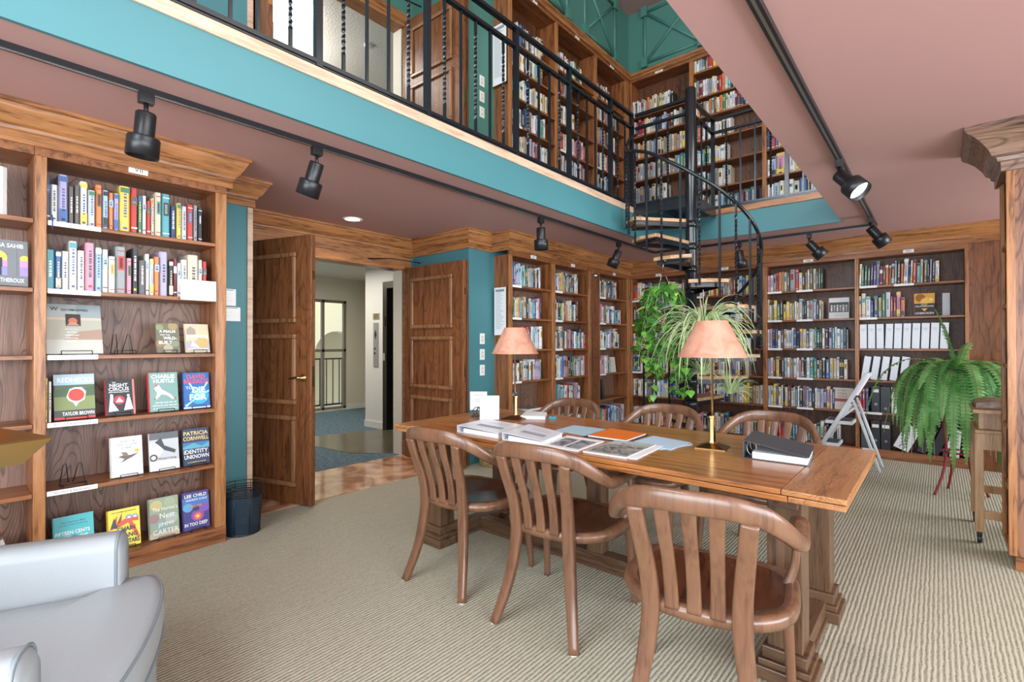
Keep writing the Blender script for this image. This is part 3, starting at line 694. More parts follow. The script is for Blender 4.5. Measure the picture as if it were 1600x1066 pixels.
row('A3', 5, 'Nwkhcchkbngcc', 0, .68, w_, e_); row('A3', 4, 'wrpwhcwnwgtbcc', 0, .85, w_, e_); row('A3', 3, 'wrwwtswvkcCl', 0, .78, w_, e_)
row('A3', 2, 'wkwpvwckl', 0, .46, w_, e_); row('A3', 0, 'tntewyornlbwtlwbgrbws', 0, .98, w_, e_, .24, .30)
w_ = 'behind the pothos'; e_ = 'corner'
row('B1', 5, 'rwwggwcwknwwcwh', 0, .95, w_, e_); row('B1', 4, 'kgwnwcowrwarrw', 0, .95, w_, e_); row('B1', 3, 'wrrcyblwtwwcbwacw', 0, .95, w_, e_)
row('B1', 2, 'nbkwwlkcwawkwogw', 0, .8, w_, e_); row('B1', 1, 'wkwcwggkwwlwwkbk', 0, .85, w_, e_); row('B1', 0, 'swkwgrpmwrkwrwyoww', 0, .85, w_, e_)
w_ = 'behind the spiral stair'
row('B2', 5, 'wchkwyrykmlawahrwlbyec', .12, .88, w_, e_); row('B2', 4, 'rwwghwtwwlwwoow', .05, .9, w_, e_); row('B2', 3, 'wewcgbwwkwmwswh', .05, .9, w_, e_)
row('B2', 2, 'krpvwrwwhmvwkrw', .1, .8, w_, e_); row('B2', 1, 'wgkmrwwlnwgwyyhacw', .05, 1, w_, e_, .22, .27); row('B2', 0, 'wpknbwwgncwwbblwkw', .05, .98, w_, e_)
w_ = 'in case XIII'; e_ = 'stair end'; w_ = 'beside the spiral stair'
row('B3', 5, 'psgroachGRwkawHchek', 0, .66, w_, e_, .20, .25); row('B3', 4, 'cwgyekyycawcwhkwgsnwa', 0, .66, w_, e_); row('B3', 3, 'wvnbwhwsswbkawhwwetkwkvtwwlng', 0, .93, w_, e_, .21, .25)
row('B3', 2, 'vwmykhlwgswphkwteshkbycwkw', 0, .92, w_, e_, .21, .25); row('B3', 1, 'lwYgwwkwmwwtwkvpsbkwwvlPsn', 0, .78, w_, e_, .22, .25); row('B3', 0, 'wmwkrrtwetbwlwnswtwgkhwkw', 0, .84, w_, e_)
w_ = 'in the step stool bookcase'
row('B4', 5, 'weehnuGmhoohwkoSbwrtchkvkw', 0, .78, w_, e_, .21, .26, lean=1); row('B4', 4, 'cCwbnyeSrmPo', 0, .46, w_, e_)
row('B4', 1, 'rrb', 0, .10, w_, e_, .24, .27)
POOL = 'wwwwkkbnlsgghcarmtepvoyw'
def rnd(n, seed): 
    R_ = random.Random(seed); return ''.join(R_.choice(POOL) for _ in range(n))
GN = dict(UA1='upstairs nearest the switches', UA2='upstairs, second case from the switches', UA3='upstairs by the door-side corner', UB1='upstairs in the corner case', UB2='upstairs behind the stair pole', UB3='upstairs under the ceiling edge')
w_ = 'on the gallery'; e_ = 'near end'
for key, rows in dict(UA1=[(6, 'wnkwcwgbkNkcwkgwwhwCCC', .76), (5, 'ewykrwwkwwkwtkwh', .76), (4, 'ytkwcwlbwgcchwac', .86), (3, 'wbklwknbgmwwvktew', .8), (2, 'nbbtwcwwaguvbpmmlwwwcw', .86), (1, 'cwwegwclwwttwww', .66), (0, 'wwlcgbw', .5)],
                      UA2=[(6, 'wwtwwrwwchllwekhgw', .7), (5, 'wpkrhgwgaw', .42), (4, 'gwkwgww', .5), (3, 'wrmprcwlwcwpmcmpwr', .78), (2, 'wpgwwkwelwbwwkwmw', .78), (1, 'wkngwkwbwawrwsw', .75), (0, 'wlubvw', .3)],
                      UA3=[(6, 'kwwrnkcacrwak', .5), (5, 'cawpcwcwmanlwkckc', .75), (4, 'wcagpwhkacwgw', .7), (3, 'wwknwwwwwrrrrgww', .7), (2, 'nywlkwwwwlbbwbt', .6), (1, 'wbwcwl', .3)],
                      UB1=[(6, 'wkwwgwaoccwaycwwwkk', .72), (5, 'nwrmrcwwcbnnwsvmkwcg', .86), (4, 'ghcoaacglgsccagcgcagcyc', .97), (3, 'gggsghggsgcgghcgagtete', .97), (2, 'sgghgkgcwhsw', .6), (1, 'lwwgwtkWW', .5)],
                      UB2=[(7, 'wwlkgRyyeEbgyyww', .8), (6, 'whmwwvgwwmrowtlwcphkww', .9), (5, 'wrkawoeowoecwwwmhnlwV', .88), (4, 'wrwgwcwwkw', .55), (3, 'wwtewgwwww', .5), (2, 'kbwlegwWc', .55), (1, 'Wrecwltkbmnb', .9)],
                      UB3=[(6, 'wcrkwbwwlegwwhkww', .8), (5, 'wwbcyrknwwkwgwgww', .85), (4, 'vukwlwltnwwgwwb', .85), (3, 'nrbwcwgwwwwlbwyew', .8), (2, 'wlPpwwwlrwswkvvw', .85), (1, 'wlwswcbkwwlww', .8)]).items():
    for si, s, f in rows:
        if si >= len(CASES[key]['sh']): continue
        row(key, si, s, 0, f, GN[key], e_, .20, .26, boost=.2)
# split: the 300 that show largest stand alone, the rest are one mass
BOOKS.sort(key=lambda q: -q[0])
seen_l = {}; rest = MB(); rmats = []; ridx = {}
def rmi(m):
    if m.name not in ridx: ridx[m.name] = len(rmats); rmats.append(m)
    return ridx[m.name]
for k, (px, c, st, M, lab, grp) in enumerate(BOOKS):
    if k < 285:
        o = D.objects.new('book', book_mesh(c, st)); COL.objects.link(o); o.matrix_world = M
        tag(o, lab, 'book', grp)
    else:
        unit_book(rest, st, M, (rmi(bookmat(c)), rmi(PAGES), rmi(title_of(c, st)), rmi(accent_of(c, st))))
o = rest.obj('shelved_books', rmats, kind='stuff'); tag(o, 'the many small distant books filling the gallery and back wall shelves', 'books')
print('BOOKS', len(BOOKS), BOOKS[284][0], {c: sum(1 for b in BOOKS[:285] if c in b[4]) for c in ('display', 'printed', 'knobbed', 'between pil', 'pothos', 'spiral stair,', 'beside the spiral', 'stool')})

# shelf edge labels
for si, y1 in ((5, .30), (4, .30)): strip('D1', si, .397, .397 + .215)
for si in (3, 2, 1): strip('D1', si, .397, .397 + .205, 'RECENT & RELEVANT')
for key in ('A1', 'A2', 'A3', 'B1', 'B2'):
    for si in (5, 4, 3, 2):
        strip(key, si, CASES[key]['x0'] + .005, CASES[key]['x0'] + .16)
for si in (5, 4, 3, 2, 1):
    for a, b in ((.01, .17), (.33, .50)): strip('B3', si, CASES['B3']['x0'] + a, CASES['B3']['x0'] + b)
for si in (5, 4): strip('B4', si, CASES['B4']['x0'] + .01, CASES['B4']['x0'] + .17)
strip('B4', 5, -.37, -.2); strip('B4', 1, -.685, -.48); strip('B4', 0, -.66, -.52)
for key in ('UA1', 'UA2', 'UA3'):
    for si in (3, 2, 1): strip(key, si, CASES[key]['x0'] + .01, CASES[key]['x0'] + .17)

# ---- face-out display books on wire easels
def cover(mb, W, H, th, spec, mats, mi0):
    """draw a cover design on plane y=0 facing -y; returns material list"""
    lay = [0]
    def mi(col):
        m = col if not isinstance(col, (tuple, list)) else flat(col)
        if m not in mats: mats.append(m)
        return mats.index(m)
    for it in spec:
        lay[0] += 1; y = -.00025 * lay[0]; ty = it[0]; cl_ = lambda q: min(1, max(0, q))
        if ty == 'r':
            _, x0, y0, x1, y1, col = it
            mb.add([(x0 * W, y, y0 * H), (x1 * W, y, y0 * H), (x1 * W, y, y1 * H), (x0 * W, y, y1 * H)], [(0, 1, 2, 3)], mi(col))
        elif ty == 'p':
            pts = [(cl_(a) * W, y, cl_(b) * H) for a, b in it[1]]; mb.add(pts, [tuple(range(len(pts)))], mi(it[2]))
        elif ty == 'c':
            _, cx, cy, r, col = it[:5]; ry = it[5] if len(it) > 5 else r * W / H
            pts = [(cl_(cx + r * math.cos(a)) * W, y, cl_(cy + ry * math.sin(a)) * H) for a in [2 * PI * k / 22 for k in range(22)]]
            mb.add(pts, [tuple(range(22))], mi(col))
        elif ty == 't':
            _, s, cx, cy, h, col = it[:6]; mw = it[6] if len(it) > 6 else .9
            mb.text(s, h * H, cx * W, cy * H, mi(col), Matrix.Translation((0, y, 0)) @ Matrix.Rotation(PI / 2, 4, 'X'), maxw=mw * W, bold=it[7] if len(it) > 7 else .01)
def face_book(label, W, H, th, loc, rotz, tilt, base, spine, spec, spin=0, easel=True, ewhere='', name='book'):
    """hardcover leaning back by tilt degrees; loc = front bottom centre"""
    t = thing(name, label, 'book', loc, rotz)
    M = Matrix.Rotation(-math.radians(tilt), 4, 'X') @ Matrix.Rotation(math.radians(spin), 4, 'Z') @ Matrix.Translation((-W / 2, 0, .0))
    mats = [base if not isinstance(base, tuple) else flat(base), spine if not isinstance(spine, tuple) else flat(spine)]
    mb = MB(); mb.box(0, W, 0, .003, 0, H, 0); mb.box(0, W, th - .003, th, 0, H, 0); mb.box(-.001, .004, 0, th, 0, H, 1)
    cover(mb, W, H, th, spec, mats, 2)
    o = mb.obj('cover', mats, t); o.matrix_local = M
    pg = boxes((.004, W - .004, .003, th - .003, .003, H - .004)).obj('page_block', PAGES, t); pg.matrix_local = M
    return t
def easel_thing(label, loc, rotz, w_=.11, tall=.15):
    t = MB()
    r = .0022
    for s_ in (-1, 1):
        x = s_ * w_ / 2 * .6
        t.tube([(x, -.035, .022), (x, -.045, .006), (x * 1.0, -.02, .003), (x * 1.1, .045, .003), (x * .8, .052, tall), (x * .55, .048, tall + .006), (x * .2, .10, .003)], r, 6)
    t.tube([(-w_ / 2 * .6, -.035, .022), (w_ / 2 * .6, -.035, .022)], r, 6)
    t.tube([(-w_ / 2 * .66, .045, .003), (w_ / 2 * .66, .045, .003)], r, 6)
    return tag(t.obj('book_easel', BLACKM, loc=loc, rotz=rotz), label, 'easel', 'wire book easels')
WH, BK = (.85, .85, .82), (.03, .03, .035)
def DY(u): return u
X_D = XA - .052
def disp(label, y, si, W, H, th, base, spine, spec, key='D1', tilt=14, spin=0, es=True, w_=None):
    z = CASES[key]['sh'][si] + .001
    t = face_book(label, W, H, th, (X_D, y, z + .006), RA, tilt, base, spine, spec, spin)
    if es:
        o = easel_thing('black wire easel under the ' + w_, (X_D, y, z), RA, W * .9, .13); o.parent = None
    return t
disp('wide pale landscape-covered book with a small square photo, third shelf of the display case', .515, 3, .235, .285, .015, (.47, .47, .42), (.2, .2, .18),
     [('r', 0, .72, 1, 1, (.40, .43, .42)), ('r', .55, .70, 1, 1, (.30, .35, .36)), ('r', 0, .68, 1, .73, (.62, .48, .36)), ('r', 0, .28, 1, .68, (.42, .41, .33)), ('p', [(.3, .28), (1, .28), (1, .5), (.6, .45)], (.38, .25, .19)), ('r', 0, 0, 1, .28, (.53, .52, .46)),
      ('r', .35, .56, .62, .80, (.05, .03, .03)), ('c', .48, .66, .08, (.55, .17, .08)), ('p', [(.37, .57), (.6, .57), (.52, .63), (.42, .63)], (.5, .25, .2)), ('t', 'W', .16, .90, .075, BK, .14), ('t', 'ISDOMKEEPERS', .52, .885, .042, BK, .54),
      ('t', 'MEETINGS WITH', .45, .49, .018, WH, .5), ('t', 'NATIVE', .45, .43, .03, WH, .5), ('t', 'AMERICAN', .45, .37, .03, WH, .5), ('t', 'SPIRITUAL', .45, .31, .03, WH, .5), ('t', 'ELDERS', .45, .25, .03, WH, .4)], w_='wide pale landscape book', tilt=18)
disp('small leafy paperback with white blocky title, third shelf of the display case', .945, 3, .125, .185, .012, (.16, .15, .10), (.1, .09, .06),
     [('c', .2, .85, .16, (.25, .28, .14)), ('c', .75, .9, .2, (.35, .26, .12)), ('c', .15, .3, .18, (.30, .17, .08)), ('c', .8, .3, .16, (.22, .26, .16)), ('c', .5, .15, .2, (.40, .35, .25)), ('t', 'A PSALM', .5, .72, .09, WH, .75, .03), ('t', 'FOR THE', .4, .60, .05, WH, .5), ('t', 'WILD-', .6, .49, .10, WH, .6, .03), ('t', 'BUILT', .4, .34, .11, WH, .6, .03)], w_='small leafy paperback')
disp('sand-coloured beach-house cover book, wastebasket end of the third display shelf', 1.105, 3, .135, .185, .015, (.62, .50, .30), (.55, .45, .3),
     [('r', 0, .78, 1, 1, (.55, .47, .32)), ('p', [(.08, .62), (.08, .8), (.25, .92), (.45, .8), (.45, .62)], (.33, .27, .22)), ('r', 0, 0, 1, .4, (.40, .38, .40)), ('c', .7, .35, .25, (.52, .36, .14)), ('p', [(.2, .2), (.3, .4), (.6, .15)], (.62, .6, .6)), ('r', 0, 0, 1, .09, (.5, .42, .3)), ('t', 'SANDWICH', .5, .56, .12, WH, .9, .03), ('t', 'CATHERINE NEWMAN', .5, .12, .05, WH, .85)], w_='sand-coloured beach-house book')
disp('wide blue and green cover with a torn red circle, fourth shelf of the display case', .515, 2, .17, .245, .032, (.10, .14, .08), (.03, .03, .03),
     [('r', 0, .76, 1, 1, (.42, .55, .66)), ('p', [(0, .5), (.0, .62), (.3, .74), (.7, .66), (1, .72), (1, .5)], (.07, .13, .06)), ('r', 0, .2, 1, .5, (.22, .27, .10)), ('r', 0, .05, 1, .2, (.06, .07, .06)), ('r', 0, 0, 1, .05, (.6, .05, .05)),
      ('p', [(.3, .50), (.38, .67), (.5, .70), (.68, .70), (.78, .6), (.74, .42), (.6, .36), (.52, .27), (.46, .36), (.34, .42)], WH), ('c', .54, .53, .2, (.60, .07, .05)), ('t', 'REDNECKS', .52, .87, .11, WH, .86, .02), ('t', 'TAYLOR BROWN', .58, .12, .08, WH, .78, .02)], w_='torn red circle book', tilt=12)
disp('black cover with red and white circus figures, fourth shelf of the display case', .715, 2, .135, .205, .032, (.03, .03, .035), (.5, .04, .05),
     [('r', .93, 0, 1, 1, (.72, .2, .16)), ('c', .46, .42, .19, (.55, .05, .07)), ('p', [(.46, .5), (.33, .36), (.6, .36)], WH), ('t', 'THE', .3, .92, .035, WH), ('t', 'NIGHT', .46, .84, .10, WH, .74, .02), ('t', 'CIRCUS', .46, .73, .10, WH, .8, .02), ('t', 'ERIN MORGENSTERN', .46, .645, .035, WH, .8),
      ('p', [(.08, .1), (.16, .55), (.26, .55), (.24, .35), (.42, .12)], WH), ('c', .2, .56, .05, WH), ('p', [(.6, .12), (.74, .5), (.82, .5), (.92, .14)], WH), ('c', .77, .54, .05, WH)], w_='black circus book')
disp('green cover with a running ballplayer and red spine, fourth shelf of the display case', .925, 2, .150, .235, .034, (.20, .34, .30), (.62, .04, .05),
     [('t', 'CHARLIE', .5, .90, .10, WH, .84, .03), ('t', 'HUSTLE', .52, .78, .10, WH, .84, .03), ('c', .27, .66, .05, (.7, .08, .08)), ('p', [(.18, .60), (.34, .68), (.44, .56), (.74, .42), (.86, .30), (.78, .30), (.62, .40), (.42, .44), (.24, .30), (.18, .30), (.28, .46)], WH), ('p', [(.84, .27), (.92, .3), (.9, .36)], (.6, .06, .06)), ('c', .2, .32, .035, (.6, .06, .06)),
      ('t', 'THE RISE AND FALL OF', .56, .22, .04, WH, .74), ('t', 'PETE ROSE AND THE LAST', .54, .145, .04, WH, .84), ('t', 'GLORY DAYS OF BASEBALL', .54, .07, .04, WH, .84)], w_='running ballplayer book', tilt=10)
disp('bright blue starburst thriller, wastebasket end of the fourth display shelf', 1.10, 2, .148, .225, .034, (.02, .12, .38), (.02, .05, .15),
     [('c', .6, .35, .36, (.03, .35, .62)), ('c', .62, .35, .2, (.2, .7, .85)), ('p', [(.6, .35), (.98, .5), (.98, .45)], (.4, .85, .95)), ('p', [(.6, .35), (.05, .1), (.1, .05)], (.4, .85, .95)), ('p', [(.6, .35), (.2, .7), (.26, .72)], (.4, .85, .95)), ('p', [(.6, .35), (.9, .75), (.95, .7)], (.4, .85, .95)),
      ('t', 'DAVID', .5, .89, .12, (.75, .08, .1), .7, .02), ('t', 'BALDACCI', .5, .76, .12, (.75, .08, .1), .92, .02), ('t', 'TO', .22, .58, .08, WH, .3), ('t', 'DIE', .58, .52, .16, WH, .5, .03), ('t', 'FOR', .55, .31, .17, WH, .66, .03), ('r', 0, 0, 1, .05, (.5, .65, .75))], w_='bright blue starburst book', tilt=8)
disp('white cover with a flying bird and gold seal, fifth shelf of the display case', .745, 1, .15, .225, .024, (.80, .79, .76), (.7, .68, .64),
     [('t', 'EVERYONE', .55, .88, .045, BK, .6, 0), ('t', 'WHO IS GONE', .52, .80, .045, BK, .68, 0), ('t', 'IS HERE', .5, .72, .045, BK, .5, 0), ('p', [(.22, .5), (.4, .54), (.6, .52), (.88, .56), (.66, .46), (.52, .42), (.3, .34), (.42, .44)], (.14, .10, .08)), ('p', [(.4, .52), (.32, .62), (.5, .6), (.56, .5)], (.2, .15, .1)), ('c', .82, .62, .08, (.78, .45, .08)), ('t', 'THE UNITED STATES, CENTRAL AMERICA', .52, .2, .02, (.4, .4, .4), .7, 0), ('t', 'AND THE MAKING OF A CRISIS', .52, .14, .02, (.4, .4, .4), .6, 0)], w_='white flying bird book', tilt=10)
disp('grey winter photograph cover with a figure over a car, fifth display shelf', .93, 1, .15, .225, .022, (.62, .62, .62), (.75, .75, .73),
     [('r', 0, .25, 1, 1, (.52, .53, .54)), ('r', .0, .82, 1, 1, (.12, .12, .13)), ('c', .15, .55, .3, (.68, .68, .69)), ('p', [(.18, .75), (.4, .86), (.5, .65), (.9, .5), (.85, .42), (.5, .52), (.3, .68)], (.05, .05, .06)), ('c', .12, .35, .14, (.08, .08, .08)), ('c', .12, .35, .08, (.6, .6, .6)), ('r', .0, 0, 1, .25, (.78, .78, .77)), ('t', "Winter's Song", .58, .30, .07, BK, .76, .01), ('t', 'A NOVEL', .6, .2, .03, (.4, .4, .4), .3)], w_='grey winter photograph book', tilt=10)
disp('dark navy thriller with gold and white lettering, wastebasket end of the fifth display shelf', 1.10, 1, .148, .228, .034, (.02, .035, .09), (.02, .03, .06),
     [('r', 0, .45, 1, .62, (.04, .18, .34)), ('p', [(.0, .5), (.4, .6), (.7, .5), (1, .6), (1, .45), (0, .45)], (.10, .34, .46)), ('t', 'PATRICIA', .5, .87, .11, (.72, .55, .18), .92, .02), ('t', 'CORNWELL', .5, .73, .11, (.72, .50, .16), .96, .02), ('t', 'IDENTITY', .48, .37, .11, WH, .9, .01), ('t', 'UNKNOWN', .5, .23, .11, WH, .92, .01), ('t', 'A SCARPETTA NOVEL', .5, .08, .04, (.7, .5, .15), .7)], w_='dark navy thriller', tilt=8)
disp('turquoise cover with a blue tree, bottom display shelf behind the armchair', .515, 0, .17, .235, .028, (.07, .50, .52), (.05, .42, .45),
     [('t', 'How Americans Made', .5, .86, .04, (.02, .14, .3), .6), ('t', 'the Black-White Wealth Gap', .5, .79, .04, (.02, .14, .3), .75), ('t', 'FIFTEEN CENTS', .48, .62, .08, WH, .84, .02), ('t', 'ON', .35, .51, .08, WH, .2, .02), ('t', 'THE', .75, .51, .06, WH, .2), ('c', .5, .46, .13, (.02, .22, .50)), ('r', .1, .3, .9, .38, (.02, .22, .50)), ('t', 'DOLLAR', .6, .30, .12, WH, .6, .02), ('r', .46, .0, .54, .4, (.02, .2, .45))], w_='turquoise tree book', tilt=14, spin=0)
disp('bright yellow cover with red ribbon and black title, bottom display shelf', .735, 0, .15, .215, .030, (.85, .70, .06), (.75, .4, .04),
     [('p', [(.05, .5), (.3, .85), (.25, .6), (.45, .9), (.4, .55)], (.35, .04, .03)), ('p', [(.08, .55), (.2, .8), (.3, .5)], (.05, .05, .06)), ('c', .66, .74, .12, (.3, .35, .5)), ('c', .85, .74, .10, (.3, .35, .5)), ('c', .66, .74, .05, WH), ('c', .85, .74, .05, WH), ('p', [(.25, .6), (.5, .72), (.95, .72), (.95, .62), (.75, .64), (.98, .2), (.9, .18), (.62, .62), (.4, .55)], (.72, .10, .05)),
      ('t', 'CHAIN', .56, .47, .12, BK, .56, .03), ('t', 'GANG', .62, .30, .12, BK, .56, .03), ('t', 'ALL STARS', .6, .14, .12, BK, .72, .03), ('t', 'NANA KWAME ADJEI-BRENYAH', .5, .92, .035, BK, .8)], w_='bright yellow book', tilt=12)
disp('painted green and gold orchard cover with white lettering, bottom display shelf', .93, 0, .152, .235, .030, (.30, .36, .24), (.28, .30, .2),
     [('c', .25, .82, .2, (.55, .45, .18)), ('c', .7, .85, .2, (.36, .42, .26)), ('c', .15, .5, .18, (.35, .2, .2)), ('c', .75, .45, .22, (.42, .46, .40)), ('c', .4, .3, .2, (.25, .38, .36)), ('r', 0, .0, 1, .14, (.50, .42, .3)), ('t', "The Hornet's", .54, .72, .10, WH, .84, 0), ('t', 'Nest', .6, .54, .13, WH, .5, 0), ('t', 'JIMMY', .56, .31, .12, WH, .72, 0), ('t', 'CARTER', .54, .15, .12, WH, .86, 0)], w_='painted orchard book', tilt=10)
disp('violet thriller with a glowing red horizon, wastebasket end of the bottom display shelf', 1.10, 0, .148, .232, .034, (.06, .05, .22), (.05, .04, .2),
     [('r', 0, .55, 1, .85, (.06, .18, .45)), ('c', .2, .6, .18, (.12, .36, .6)), ('c', .82, .55, .2, (.20, .10, .42)), ('c', .55, .36, .24, (.30, .08, .35)), ('c', .55, .34, .14, (.80, .16, .06)), ('c', .55, .34, .06, (.95, .65, .2)), ('c', .5, .55, .12, (.03, .05, .1)), ('t', 'LEE CHILD', .5, .90, .085, WH, .86, .02), ('t', 'ANDREW CHILD', .52, .79, .05, WH, .8, .01), ('t', 'REACHER', .5, .62, .06, (.85, .25, .08), .46, .01), ('t', 'IN TOO DEEP', .48, .15, .09, WH, .86, .02)], w_='violet thriller', tilt=8)
disp('grey arch-and-sunset cover with a standing silhouette, second shelf of the cut-off case', .252, 4, .15, .235, .022, (.16, .17, .18), (.15, .15, .16),
     [('t', 'BURMA SAHIB', .42, .88, .09, WH, .94, .01), ('t', 'PAUL THEROUX', .46, .12, .09, WH, .9, .01), ('c', .25, .6, .25, (.80, .60, .08)), ('r', 0, .22, .5, .5, (.25, .22, .6)), ('r', 0, .42, .5, .55, (.65, .25, .5)), ('c', .92, .6, .12, (.80, .60, .08)), ('r', .8, .22, 1, .5, (.3, .22, .6)), ('r', .8, .42, 1, .56, (.65, .25, .5)), ('r', .5, .2, .72, .8, (.16, .17, .18)), ('c', .26, .64, .06, (.02, .02, .03)), ('r', .14, .40, .38, .6, (.02, .02, .03)), ('r', .17, .22, .24, .42, (.02, .02, .03)), ('r', .29, .22, .36, .42, (.02, .02, .03))], key='D0', es=False, tilt=6)
easel_thing('empty black wire easel on the third display shelf, beside the wide pale book', (X_D, .725, CASES['D1']['sh'][3] + .001), RA, .16, .11)
easel_thing('empty black wire easel on the fifth display shelf, armchair end', (X_D, .51, CASES['D1']['sh'][1] + .001), RA, .16, .11)
# card hanging from shelf two by the wastebasket end
cd = MB(); cd.box(-.098, .098, -.003, 0, 0, .125, 0)
for k in range(5): cd.box(-.07 + .01 * (k % 2), .07 - .012 * (k % 3), -.0036, -.003, .025 + .018 * k, .028 + .018 * k, 1)
tag(cd.obj('shelf_notice', [PAPER, flat((.45, .45, .47))], loc=(XA + .014, 1.085, 1.545), rotz=RA), 'white printed card propped on the second display shelf, over the beach-house book', 'card')
rb = MB(); rb.tube([(0, 0, .03), (.012, .003, 0), (.02, 0, -.045)], .003, 5)
tag(rb.obj('ribbon_marker', flat((.03, .05, .2)), loc=(XA - .002, .41, 1.92)), 'navy ribbon marker hanging over the top display shelf edge', 'ribbon')

# ---- face-out books and binders on the back wall
def fb(label, x, si, W, H, th, base, spine, spec, key='B3', tilt=7, y=.055):
    face_book(label, W, H, th, (x, YB + y, CASES[key]['sh'][si] + .002), 0, tilt, base, spine, spec)
fb('face-out white book with a black band portrait photo, second shelf beside the stair', -.885, 4, .20, .245, .025, (.62, .62, .62), (.5, .5, .5),
   [('r', .0, .76, 1, 1, (.72, .72, .72)), ('r', .02, .30, .98, .78, (.03, .03, .03))] + [('c', .14 + .145 * k, .62 - .02 * (k % 2), .05, (.6, .58, .55)) for k in range(6)] + [('r', .1 + .145 * k, .34, .19 + .145 * k, .56, (.28, .28, .28) if k % 2 else (.6, .6, .58)) for k in range(6)] + [('t', 'THE SIX', .5, .14, .08, (.45, .45, .45), .7)])
fb('face-out beige book with a dark red band, stool end of the fifth shelf', -.85, 1, .195, .25, .03, (.62, .54, .46), (.5, .44, .36),
   [('t', 'A VERY', .46, .88, .08, (.25, .12, .1), .7), ('t', 'STABLE', .46, .74, .08, (.25, .12, .1), .78), ('t', 'GENIUS', .46, .60, .08, (.25, .12, .1), .78), ('r', 0, .36, 1, .50, (.30, .02, .02)), ('t', 'DONALD J. TRUMP', .45, .25, .04, (.3, .28, .25), .75), ('t', 'PHILIP RUCKER', .45, .14, .04, (.3, .28, .25), .6)])
fb('gold and black sunset novel facing out, second shelf of the step stool bookcase', -.115, 4, .17, .245, .03, (.03, .025, .02), (.4, .2, .05),
   [('r', 0, .55, 1, 1, (.72, .36, .05)), ('c', .3, .8, .25, (.35, .12, .02)), ('c', .6, .6, .3, (.8, .5, .1)), ('c', .83, .72, .08, (.85, .7, .3)), ('r', 0, .38, 1, .55, (.03, .02, .02)), ('p', [(.35, .33), (.65, .33), (.5, .2)], (.75, .45, .08)), ('t', 'LAURA', .5, .51, .05, (.8, .7, .5), .4), ('t', 'HILLENBRAND', .5, .43, .07, (.82, .75, .6), .9), ('t', 'UNBROKEN', .5, .12, .09, WH, .9)], key='B4')
fb('cream patterned book facing out in the corner shelf of the door-side wall', 0, 2, .16, .22, .02, (.66, .62, .50), (.5, .5, .4), [('c', .3 + .2 * (k % 3), .2 + .25 * (k // 3), .05, (.5, .46, .38)) for k in range(9)], key='B1')
o = COL.objects[-1]
for q in list(D.objects):
    if q.get('label', '').startswith('cream patterned'): q.location = (XA - .06, 6.42, CASES['A3']['sh'][2] + .002); q.rotation_euler[2] = RA
gp = MB(); gp.box(0, .06, 0, .02, 0, .235)
tag(gp.obj('slim_volume', plain('pale_grey_cloth', (.5, .56, .6), .5), loc=(.03, YB + .07, CASES['B4']['sh'][4] + .001)), 'pale grey volume standing behind the gold and black sunset novel', 'book')
def binder_mesh(col, lab, hole, w_, h, d):
    mb = MB(); mb.box(0, w_, 0, .004, 0, h, 0); mb.box(0, .003, 0, d, 0, h, 0); mb.box(w_ - .003, w_, 0, d, 0, h, 0); mb.box(.006, w_ - .006, .02, d - .008, .012, h - .012, 1)
    if lab: mb.box(w_ * .14, w_ * .86, -.001, 0, h * lab[0], h * lab[1], 2)
    if hole: mb.lathe([(.012, 0), (.013, .002), (.007, .002), (.007, .0)], 14, 3, M=Matrix.Translation((w_ * .52, 0, h * hole)) @ Matrix.Rotation(PI / 2, 4, 'X'), cap=False)
    return mb
def binder(label, x, key, si, w_, h, col, lab=None, hole=None, lean=0, d=.19, text=None, name='binder', grp=None, y=.03):
    c = CASES[key]; L = math.radians(lean)
    mb = binder_mesh(col, lab, hole, w_, h, d)
    if text: mb.text(text, w_ * .34, 0, 0, 4, Matrix.Translation((w_ * .5, -.002, h * .27)) @ Matrix.Rotation(PI / 2, 4, 'X') @ Matrix.Rotation(-PI / 2, 4, 'Z'), maxw=h * .4)
    o = mb.obj(name, [plain('vinyl_%02d%02d%02d' % tuple(int(q * 99) for q in col), col, .3), PAPER, flat((.8, .78, .72)), STEEL, BK_M], loc=(x, YB + y, c['sh'][si] + .001 + (w_ * math.sin(L) if L > 0 else 0)), bevel=.002)
    o.rotation_euler[1] = L
    return tag(o, label, 'binder', grp)
BK_M = flat((.03, .03, .035))
WB, KB = (.66, .69, .74), (.025, .028, .035)
for k in range(10):
    x = -.682 + k * .0765
    mb = binder('white binder, %s from the stair end of the full white row' % ORD[k], x, 'B4', 3, .066, .272, WB, lean=2 if k > 2 else 0)
    tl = MB(); tl.box(.012, .052, -.0012, -.0004, .215, .219); tl.box(.018, .046, -.0012, -.0004, .198, .202); tl.obj('spine_title', flat((.3, .3, .33)), mb)
for k in range(5):
    x = -.675 + k * .086
    binder('white binder, %s from the stair end of the leaning white row' % ORD[k], x, 'B4', 2, .066, .262, WB, lean=8 - k * .5, lab=(.78, .8))
binder('black binder with white label and finger hole, fifth shelf, next to the blue book', -.578, 'B4', 1, .078, .29, KB, lab=(.76, .88), hole=.3)
binder('plain black binder with a low finger hole on the fifth shelf', -.495, 'B4', 1, .088, .285, KB, hole=.16)
binder('white binder between the black binders and the black box file', -.400, 'B4', 1, .05, .285, (.7, .72, .75), lab=(.1, .9))
bf = MB(); bf.box(0, .085, 0, .004, 0, .20); bf.box(0, .003, 0, .19, 0, .20); bf.box(.082, .085, 0, .19, 0, .2); bf.box(0, .085, 0, .19, 0, .003)
for k in range(2):
    tag(bf.obj('magazine_file', flat(KB), loc=(-.342 + k * .095, YB + .03, CASES['B4']['sh'][1] + .001)), 'open black magazine file %s' % ('beside the white binder' if k == 0 else 'with journals sticking up, half behind fern fronds'), 'file')
